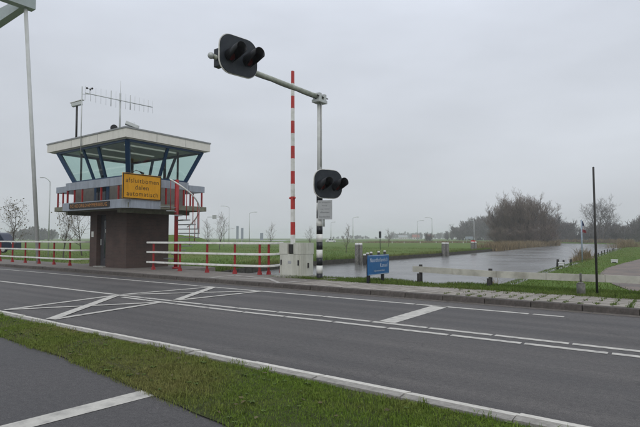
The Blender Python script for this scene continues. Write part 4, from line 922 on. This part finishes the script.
for i, (px, y0, y1, wd_, d, lab) in enumerate(((237.5, 226, 239, 0.55, 120, 'taller narrow dark panel of the pair standing on the meadow'), (242.3, 228, 239, 0.55, 120, 'shorter narrow dark panel of the pair standing on the meadow'), (261.7, 233, 240, 0.8, 130, 'small dark sign panel near the bare sapling'))):
    x, y = at(px, d); G = thing('roadside_sign', (x, y, -0.45), lab, 'sign')
    z1 = zat(y0, px, d); z0 = zat(y1, px, d)
    c_ = Vector((x, y, (z0 + z1) / 2)); MB().bar(c_ - rgt * wd_ / 2, c_ + rgt * wd_ / 2, 0.1, z1 - z0).build('panel', 'fascia_grey', G)
    for s in (-1, 1): MB().tube([c_ + rgt * s * wd_ * 0.3 + fwd * 0.12 - Vector((0, 0, c_.z + 0.5)), c_ + rgt * s * wd_ * 0.3 + fwd * 0.12], 0.05, 6).build('post', 'galvanised', G)
x, y = at(380, 80); G = thing('canal_signal', (x, y, -0.45), 'dark ship signal lamp on a thin post at the meadow edge', 'signal')
MB().tube([(x, y, -0.45), (x, y, zat(231, 380, 80))], 0.05, 8).build('post', 'pole_dark', G)
MB().bar((x, y, zat(238, 380, 80)), (x, y, zat(231.5, 380, 80)), 0.36, 0.3).build('signal_box', 'signal_black', G, bevel=0.04)
for zf in (232.8, 235): p3 = Vector((x, y, zat(zf, 380, 80))) - fwd * 0.15; MB().tube([p3, p3 - fwd * 0.16], 0.11, 10).build('lens_hood', 'black_paint', G)
x, y = at(469, 200); G = thing('direction_board', (x, y, -0.5), 'small blue road board far off beside the farther pile cluster', 'sign')
c_ = Vector((x, y, 1.6)); MB().bar(c_ - rgt * 1.5, c_ + rgt * 1.5, 0.1, 0.9).build('panel', 'fascia_grey', G)
for s in (-1, 1): MB().tube([c_ + rgt * s + fwd * 0.12 - Vector((0, 0, 2.2)), c_ + rgt * s + fwd * 0.12], 0.06, 6).build('post', 'galvanised', G)

# ------------------------------------------------------------------ vehicles
def vehicle(name, px, d, zb_, length, height, prof, paint, label, cat, flip=1, frontpx=True):
    x, y = at(px, d); G = thing(name, (x, y, zb_), label, cat); wd_ = 1.8
    W = lambda a, b, s: tuple(Vector((x, y, zb_)) + rgt * (a * length * flip) + fwd * (-wd_ / 2 + wd_ * s) + Vector((0, 0, b * height)))
    MB().prism(prof, W).build('body', paint, G, bevel=0.04)
    side = lambda a0, a1, b0, b1: MB().prism([(a0, b0), (a1, b0), (a1 - 0.02, b1), (a0 + 0.0, b1)], lambda a, b, s: tuple(Vector(W(a, b, 0)) - fwd * (0.012 - 0.008 * s)))
    side(-0.70, -0.45, 0.60, 0.90).build('window', 'dark_glass', G); side(-0.42, -0.27, 0.60, 0.88).build('window', 'dark_glass', G)
    for a in (-0.80, -0.17):
        c_ = Vector(W(a, 0, 0)) + Vector((0, 0, 0.33)); wl_ = MB().tube([c_ - fwd * 0.04, c_ + fwd * 0.2], 0.33, 16).build('wheel', 'tyre', G); MB().tube([c_ - fwd * 0.05, c_ - fwd * 0.041], 0.2, 12).build('rim', 'galvanised', wl_)
    MB().prism([(-0.012, 0.44), (0.004, 0.44), (0.004, 0.52), (-0.012, 0.52)], lambda a, b, s: tuple(Vector(W(a, b, 0)) + fwd * (0.02 + s * 0.3))).build('headlight', 'headlamp', G)
    return G
van = [(-1, 0.14), (0, 0.14), (0.0, 0.50), (-0.14, 0.58), (-0.25, 0.92), (-0.30, 1.0), (-0.97, 1.0), (-1, 0.94)]
vehicle('parked_van', 17, 62, -0.05, 4.8, 2.12, van, 'van_blue', 'dark blue van partly cut off behind the guard rail and bare tree', 'van')
carp = [(-1, 0.18), (0, 0.18), (0.0, 0.5), (-0.22, 0.62), (-0.38, 0.98), (-0.78, 1.0), (-0.96, 0.64), (-1, 0.5)]
vehicle('white_car', 336, 200, -0.3, 4.2, 1.5, carp, 'car_white', 'tiny white car driving far across the meadow behind the striped mast', 'car')

# ------------------------------------------------------------------ houses far off
def house(px, d, wd_, wall_h, roof_h, label, wm='house_wall', rm='house_roof'):
    x, y = at(px, d); G = thing('far_house', (x, y, -0.5), label, 'house', 'houses on the horizon'); c_ = Vector((x, y, -0.5)); dp = 7
    W = lambda a, b, h: tuple(c_ + rgt * a + fwd * b + Vector((0, 0, h)))
    h_ = wd_ / 2
    MB().hexa([W(-h_, 0, 0), W(h_, 0, 0), W(h_, dp, 0), W(-h_, dp, 0)], [W(-h_, 0, wall_h), W(h_, 0, wall_h), W(h_, dp, wall_h), W(-h_, dp, wall_h)]).build('wall', wm, G)
    r_ = MB().prism([(-0.5, wall_h + .01), (dp + 0.5, wall_h + .01), (dp / 2, wall_h + roof_h)], lambda a, b, s: W((-1 + 2 * s) * (h_ + 0.3), a, b)).build('roof', rm, G)
    MB().bar(W(h_ * 0.5, dp / 2, wall_h + roof_h - 0.5), W(h_ * 0.5, dp / 2, wall_h + roof_h + 0.9), 0.8, 0.8).build('chimney', 'house_roof', r_)
    k = -h_ + 1.5
    while k < h_ - 1:
        MB().bar(W(k, -0.03, 1.7), W(k + 1.2, -0.03, 1.7), 0.05, 1.3).build('window', 'dark_glass', G); k += 2.8
house(416, 680, 9, 3, 3.5, 'pale house with red roof at the left end of the distant hamlet')
house(430, 620, 7, 3, 3, 'white walled house with red roof beside the round bush', 'car_white')
house(403, 800, 14, 3, 3.5, 'long low farmhouse farthest along the hazy horizon', 'house_wall', 'roof_trim')

# ------------------------------------------------------------------ trees
def grow_tree(seed, h, r0, stems=1, spread=0.55, levels=4, kids=(7, 6, 5, 4), low=0.3, twig=0.03, ratio=0.55, up=0.25, lean=0.25, wob=0.09):
    rg_ = random.Random(seed); trunk = MB(); crown = MB(); tips = []
    def branch(p, d, L, r, lev):
        n = 4 if lev < 2 else (3 if lev == 2 else 2); pts = [p]; rs = [r]; dd = d.copy()
        for k in range(n):
            dd = (dd + Vector((rg_.gauss(0, wob + .03 * lev), rg_.gauss(0, wob + .03 * lev), rg_.gauss(0, .06) + up * 0.25 * (lev > 0)))).normalized()
            pts.append(pts[-1] + dd * (L / n)); rs.append(max(twig * 0.55, r * (1 - 0.78 * (k + 1) / n)))
        (trunk if lev < 2 else crown).tube(pts, rs, 7 if lev == 0 else (5 if lev == 1 else 3), caps=False)
        tips.append((pts[-1], lev))
        if lev >= levels: return
        nk = kids[lev]
        for c in range(nk):
            t = (low if lev == 0 else 0.18) + (1 - (low if lev == 0 else 0.18)) * (c + rg_.random()) / nk
            t = min(t, 0.97); i = min(int(t * n), n - 1); q = pts[i].lerp(pts[i + 1], t * n - i); bd = (pts[i + 1] - pts[i]).normalized()
            a = rg_.uniform(0, 6.283); perp = bd.cross(Vector((math.cos(a), math.sin(a), 0.3))).normalized()
            sp2 = spread * rg_.uniform(0.7, 1.35); nd_ = (bd * (1 - sp2 * 0.45) + perp * sp2 + Vector((0, 0, up * 0.5))).normalized()
            branch(q, nd_, L * ratio * rg_.uniform(0.7, 1.2) * (1.12 - 0.45 * t if lev == 0 else 1), max(twig, rs[i] * 0.55), lev + 1)
    for s in range(stems):
        a = rg_.uniform(0, 6.283); off = Vector((math.cos(a), math.sin(a), 0)) * (0 if stems == 1 else rg_.uniform(0.1, 0.9))
        dr_ = (Vector((0, 0, 1)) + off.normalized() * (lean * rg_.uniform(0.3, 1.2)) if stems > 1 else Vector((rg_.gauss(0, .03), rg_.gauss(0, .03), 1))).normalized()
        branch(off + Vector((0, 0, -0.3)), dr_, h * (0.72 if stems > 1 else 0.8) * rg_.uniform(0.85, 1.1), r0, 0)
    return trunk, crown, tips
def tree_thing(name, seed, loc, label, group, bark='wet_bark', tw='twigs', leaves=0, **kw):
    G = thing(name, (0, 0, 0), label, 'tree', group); tr, cr, tips = grow_tree(seed, **kw)
    tr.build('trunk', bark, G, fix=False); cr.build('crown', tw, G, fix=False)
    if leaves:
        lm = MB(); r_ = random.Random(seed + 5); cand = [t for t in tips if t[1] >= 2]
        for _ in range(leaves):
            p = r_.choice(cand)[0] + Vector((r_.gauss(0, .22), r_.gauss(0, .22), r_.gauss(0, .18))); s = r_.uniform(0.05, 0.11); a = Vector((r_.gauss(0, 1), r_.gauss(0, 1), r_.gauss(0, 1))).normalized(); b = a.orthogonal().normalized()
            lm.quad(p - a * s, p + b * s * .6, p + a * s, p - b * s * .6)
        lm.build('leaves', 'dead_leaf', G, fix=False)
    G.location = loc
    return G
# the grove of bare multi-stemmed trees on the reed bank
gkw = dict(h=15.0, r0=0.20, stems=6, spread=0.58, levels=4, kids=(10, 7, 5, 4), low=0.10, twig=0.019, ratio=0.47, up=0.36, lean=0.27)
protos = [tree_thing('grove_tree', 11 + k, (0, 0, 0), 'x', 'bare trees of the grove', **gkw) for k in range(3)]
spots = [(520, 158, 1.02, 'tallest dense bare tree in the middle of the grove on the reed bank'), (511, 160, 1.02, 'bare tree left of centre in the grove with upright twigs'), (529, 158, 1.03, 'bare tree right of centre in the grove on the reed bank'), (503, 164, 0.95, 'loose pale bare tree on the meadow edge of the grove'), (537, 164, 0.97, 'bare tree with arching limbs on the water side of the grove'),
         (516, 170, 1.05, 'bare tree behind the middle of the grove'), (525, 172, 1.05, 'bare tree behind the right half of the grove'), (497, 180, 0.68, 'low bare tree at the meadow end of the grove'), (546, 172, 0.58, 'low bare tree at the water end of the grove')]
for i, (px, d, s, lab) in enumerate(spots):
    x, y = at(px, d); src = protos[i % 3]
    if i < 3: g_ = src; g_.location = (x, y, -0.5); g_.rotation_euler = (0, 0, i * 1.3); g_.scale = (s,) * 3; g_['label'] = lab
    else: copy_tree(src, (x, y, -0.5), rotz=i * 2.1, scale=s, label=lab)
tkw = dict(h=6.0, r0=0.07, stems=9, spread=0.7, levels=3, kids=(9, 7, 4), low=0.03, twig=0.022, ratio=0.5, up=0.3, lean=0.6)
th_ = tree_thing('thicket_bush', 17, (0, 0, 0), 'x', 'thicket at the foot of the grove', **tkw); th_['category'] = 'bush'
for i, (px, d) in enumerate(((500, 157), (506, 155), (512, 154), (518, 154), (524, 154), (530, 154), (536, 155), (541, 160), (509, 163), (521, 164), (533, 163), (545, 166))):
    x, y = at(px, d); lab = 'low bare thicket bush under the grove just behind the reed bed'
    if i == 0: th_.location = (x, y, -0.5); th_['label'] = lab
    else: copy_tree(th_, (x, y, -0.5), i * 1.9, 0.55 + 0.95 * ((i * 7) % 5) / 5, lab)
# single round-crowned tree on the far bank
x, y = at(600, 238); tree_thing('bare_tree', 41, (x, y, -0.4), 'tall round-crowned bare tree rising above the far bank wood', 'single bare trees', tw='twigs_far', h=18, r0=0.32, stems=3, spread=0.85, levels=4, kids=(9, 7, 5, 3), low=0.42, twig=0.03, ratio=0.52, up=0.2, lean=0.3)
x, y = at(553, 236); tree_thing('bare_tree', 43, (x, y, -0.4), 'rounded bare tree beside the grove on the far bank', 'single bare trees', tw='twigs_far', h=14, r0=0.3, stems=4, spread=0.8, levels=4, kids=(8, 7, 5, 3), low=0.25, twig=0.03, ratio=0.5, up=0.25, lean=0.4)
# young roadside trees
skw = dict(h=6.6, r0=0.085, stems=1, spread=0.7, levels=3, kids=(11, 6, 4), low=0.28, twig=0.010, ratio=0.46, up=0.3)
st = [tree_thing('young_tree', 61, (0, 0, 0), 'x', 'young trees with few leaves', leaves=220, **skw), tree_thing('young_tree', 62, (0, 0, 0), 'x', 'young trees with few leaves', leaves=160, **skw)]
for i, (px, d, s, lab) in enumerate(((13, 58, 1.0, 'young tree with a few dark leaves growing beside the dark blue van'), (64, 54, 0.90, 'young thin tree behind the guard rail next to the street lamp'), (83, 60, 0.95, 'young sparse tree half hidden by the brick tower base'))):
    x, y = at(px, d)
    if i < 2: st[i].location = (x, y, -0.45); st[i].scale = (s,) * 3; st[i]['label'] = lab
    else: copy_tree(st[0], (x, y, -0.45), 2.0, s, lab)
bk_ = dict(h=5.2, r0=0.06, stems=1, spread=0.55, levels=3, kids=(14, 6, 3), low=0.22, twig=0.012, ratio=0.42, up=0.18, wob=0.04)
sp2 = tree_thing('bare_sapling', 71, (0, 0, 0), 'x', 'bare saplings on the meadow', **bk_)
for i, (px, d, s, lab) in enumerate(((271, 92, 0.88, 'bare sapling behind the end of the guard rail by the barrier'), (219, 82, 1.15, 'bare sapling beside the sign mast on the meadow'), (208, 84, 0.95, 'bare sapling at the foot of the low dyke'), (311, 88, 0.75, 'bare sapling seen between barrier cabinet and striped mast'), (346, 62, 0.68, 'small bare sapling on the quay above the triple piles'), (388, 110, 0.75, 'thin bare sapling beside the dark ship signal'))):
    x, y = at(px, d)
    if i == 0: sp2.location = (x, y, -0.45); sp2.scale = (s,) * 3; sp2['label'] = lab
    else: copy_tree(sp2, (x, y, -0.45), i * 1.7, s, lab)
# far woods: masses nobody could count
def wood(name, seed, places, material, label, twig=0.08):
    r_ = random.Random(seed); vars_ = []
    for k in range(4):
        tr, cr, _ = grow_tree(seed + k, h=10, r0=0.22, stems=3, spread=0.7, levels=2, kids=(13, 11), low=0.12, twig=twig, ratio=0.5, up=0.4, lean=0.35)
        m_ = MB(); m_.v = tr.v + cr.v; m_.f = tr.f + [tuple(i + len(tr.v) for i in f) for f in cr.f]; vars_.append((np.array(m_.v), m_.f))
    V = []; Fs = []; off = 0
    for px, d, hh in places:
        x, y = at(px, d); co, fs = vars_[r_.randrange(4)]; a = r_.uniform(0, 6.28); s = hh / 10; c_, s_ = math.cos(a), math.sin(a)
        P_ = np.stack([(co[:, 0] * c_ - co[:, 1] * s_) * s * 1.1 + x, (co[:, 0] * s_ + co[:, 1] * c_) * s * 1.1 + y, co[:, 2] * s - 0.5], 1)
        V.append(P_); Fs += [tuple(i + off for i in f) for f in fs]; off += len(co)
    me = bpy.data.meshes.new(name); me.from_pydata(np.concatenate(V).tolist(), [], Fs); me.materials.append(MATS[material]); o = bpy.data.objects.new(name, me); C.objects.link(o); o['kind'] = 'stuff'; o['label'] = label; o['category'] = 'trees'
rw = random.Random(5); pl1 = []
for i in range(85):
    px = rw.uniform(553, 668); d = rw.uniform(246, 330); hp = 20 - 6 * math.sin((px - 553) / 24) * 0.5 + (6 if px < 565 else 0) - (4 if 570 < px < 590 else 0); pl1.append((px, d, (hp + rw.uniform(-7, 3)) * d / FPX))
wood('far_bank_wood', 81, pl1, 'twigs_far', 'hazy bare wood behind the far bend of the canal')
pl2 = []
for i in range(38):
    px = rw.uniform(446, 494); d = rw.uniform(380, 500); t = (px - 446) / 48; pl2.append((px, d, (8 + 20 * t ** 0.9 + rw.uniform(-4, 2)) * d / FPX))
wood('meadow_wood', 91, pl2, 'twigs_far', 'hazy bare wood between the lamp posts and the grove', 0.11)
pl3 = []
for i in range(110):
    px = rw.choice([rw.uniform(-20, 70), rw.uniform(385, 448), rw.uniform(385, 448), rw.uniform(330, 390)]); d = rw.uniform(800, 1300); pl3.append((px, d, rw.uniform(3.5, 7.5) * d / FPX * (0.6 if 330 < px < 390 else 1)))
for i in range(26): pl3.append((rw.uniform(14, 58), rw.uniform(480, 620), (9 + rw.uniform(-3, 3)) * 550 / FPX))
wood('horizon_trees', 95, pl3, 'twigs_far', 'faint line of trees along the hazy horizon', 0.4)
# round bush near the hamlet
x, y = at(428, 300); tree_thing('far_bush', 99, (x, y, -0.5), 'round dark bush at the foot of the far street lamps', None, tw='twigs_far', h=5.2, r0=0.1, stems=7, spread=0.8, levels=2, kids=(12, 10), low=0.05, twig=0.06, ratio=0.5, up=0.3, lean=0.6)
# reeds
def ribbon(n, pts_uv, wide, seed):
    r_ = np.random.default_rng(seed); t = r_.random(n); px = np.interp(t, np.linspace(0, 1, len(pts_uv)), [p[0] for p in pts_uv]); py = np.interp(t, np.linspace(0, 1, len(pts_uv)), [p[1] for p in pts_uv])
    return np.stack([px - r_.random(n) * wide, py + r_.normal(0, 0.8, n), np.full(n, -0.75)], 1)
pts = [(interp(UL, v) + 1.2, v) for v in (88, 96, 104, 112, 120, 130, 140, 150, 160, 168, 176)]
blades('reed_bed', ribbon(13000, pts, 4.5, 1), 0.5, 1.9, 0.04, 'reed', 21, 0.7, label='tan dry reed bed along the bank below the grove')
pts = [(interp(UR, v) + 1.5 + 0, v + 1.5) for v in (186, 195, 202, 207, 213, 220, 228, 236, 244, 252)]
blades('reed_bed', ribbon(9000, pts, 2.5, 2) + np.array([1.0, 2.0, 0.3]), 0.8, 1.7, 0.09, 'reed', 22, 0.35, label='tan dry reeds lining the far bend of the canal')
r_ = np.random.default_rng(77); tt = r_.random(7000); A_, B_2 = np.array(at(372, 205)), np.array(at(486, 215)); pp_ = A_[None] + (B_2 - A_)[None] * tt[:, None]
blades('ditch_reeds', np.stack([pp_[:, 0] + r_.normal(0, 2, 7000), pp_[:, 1] + r_.normal(0, 5, 7000), np.full(7000, -0.5)], 1), 0.3, 0.9, 0.10, 'reed', 41, 0.6, label='thin strip of tan dry grass along the far meadow ditch')
for px in (392, 404, 420, 436, 452, 463):
    x, y = at(px, 185); q = thing('marker_post', (x, y, -0.45), 'small white roadside marker post far across the meadow', 'post', 'roadside marker posts')
    MB().box(x - 0.08, x + 0.08, y - 0.05, y + 0.05, -0.5, 0.42).build('post', 'pile_white', q); MB().box(x - 0.082, x + 0.082, y - 0.052, y + 0.052, 0.15, 0.27).build('reflector', 'black_paint', q)
def clump(px, d, n, s, hmin, hmax, seed, label, z=-0.6):
    x, y = at(px, d); r_ = np.random.default_rng(seed); blades('reed_clump', np.stack([r_.normal(x, s, n), r_.normal(y, s * 1.6, n), np.full(n, z)], 1), hmin, hmax, 0.016, 'reed', seed, 0.7, label=label)
clump(583.5, 50, 420, 0.32, 0.5, 1.35, 31, 'tan clump of tall dry stems at the foot of the flagpole')
clump(577, 49, 260, 0.35, 0.3, 0.75, 33, 'low brown weeds at the water edge left of the flagpole')
clump(628, 120, 1500, 1.6, 0.8, 2.0, 32, 'tan bushy reeds at the end of the lawn bank')
clump(493.5, 21.5, 20, 0.10, 0.5, 0.95, 34, 'few thin green stems standing in the water by the fence post', -0.8)

# ------------------------------------------------------------------ hazy air
hz = MB().box(-2700, 2700, -600, 2700, -4, 26).build('haze', 'white_paint', fix=True)
hz['kind'] = 'stuff'; hz['label'] = 'thin grey haze lying over the meadows'; hz['category'] = 'haze'
hm = bpy.data.materials.new('haze'); hm.use_nodes = True; hn = hm.node_tree.nodes; hl = hm.node_tree.links; hn.clear()
ho = N(hn, 'ShaderNodeOutputMaterial'); hv = N(hn, 'ShaderNodeVolumePrincipled'); hv.inputs['Color'].default_value = (0.93, 0.95, 0.97, 1); hv.inputs['Density'].default_value = 0.00065; hv.inputs['Anisotropy'].default_value = 0.0
hl.new(hv.outputs[0], ho.inputs['Volume']); hz.data.materials.clear(); hz.data.materials.append(hm)
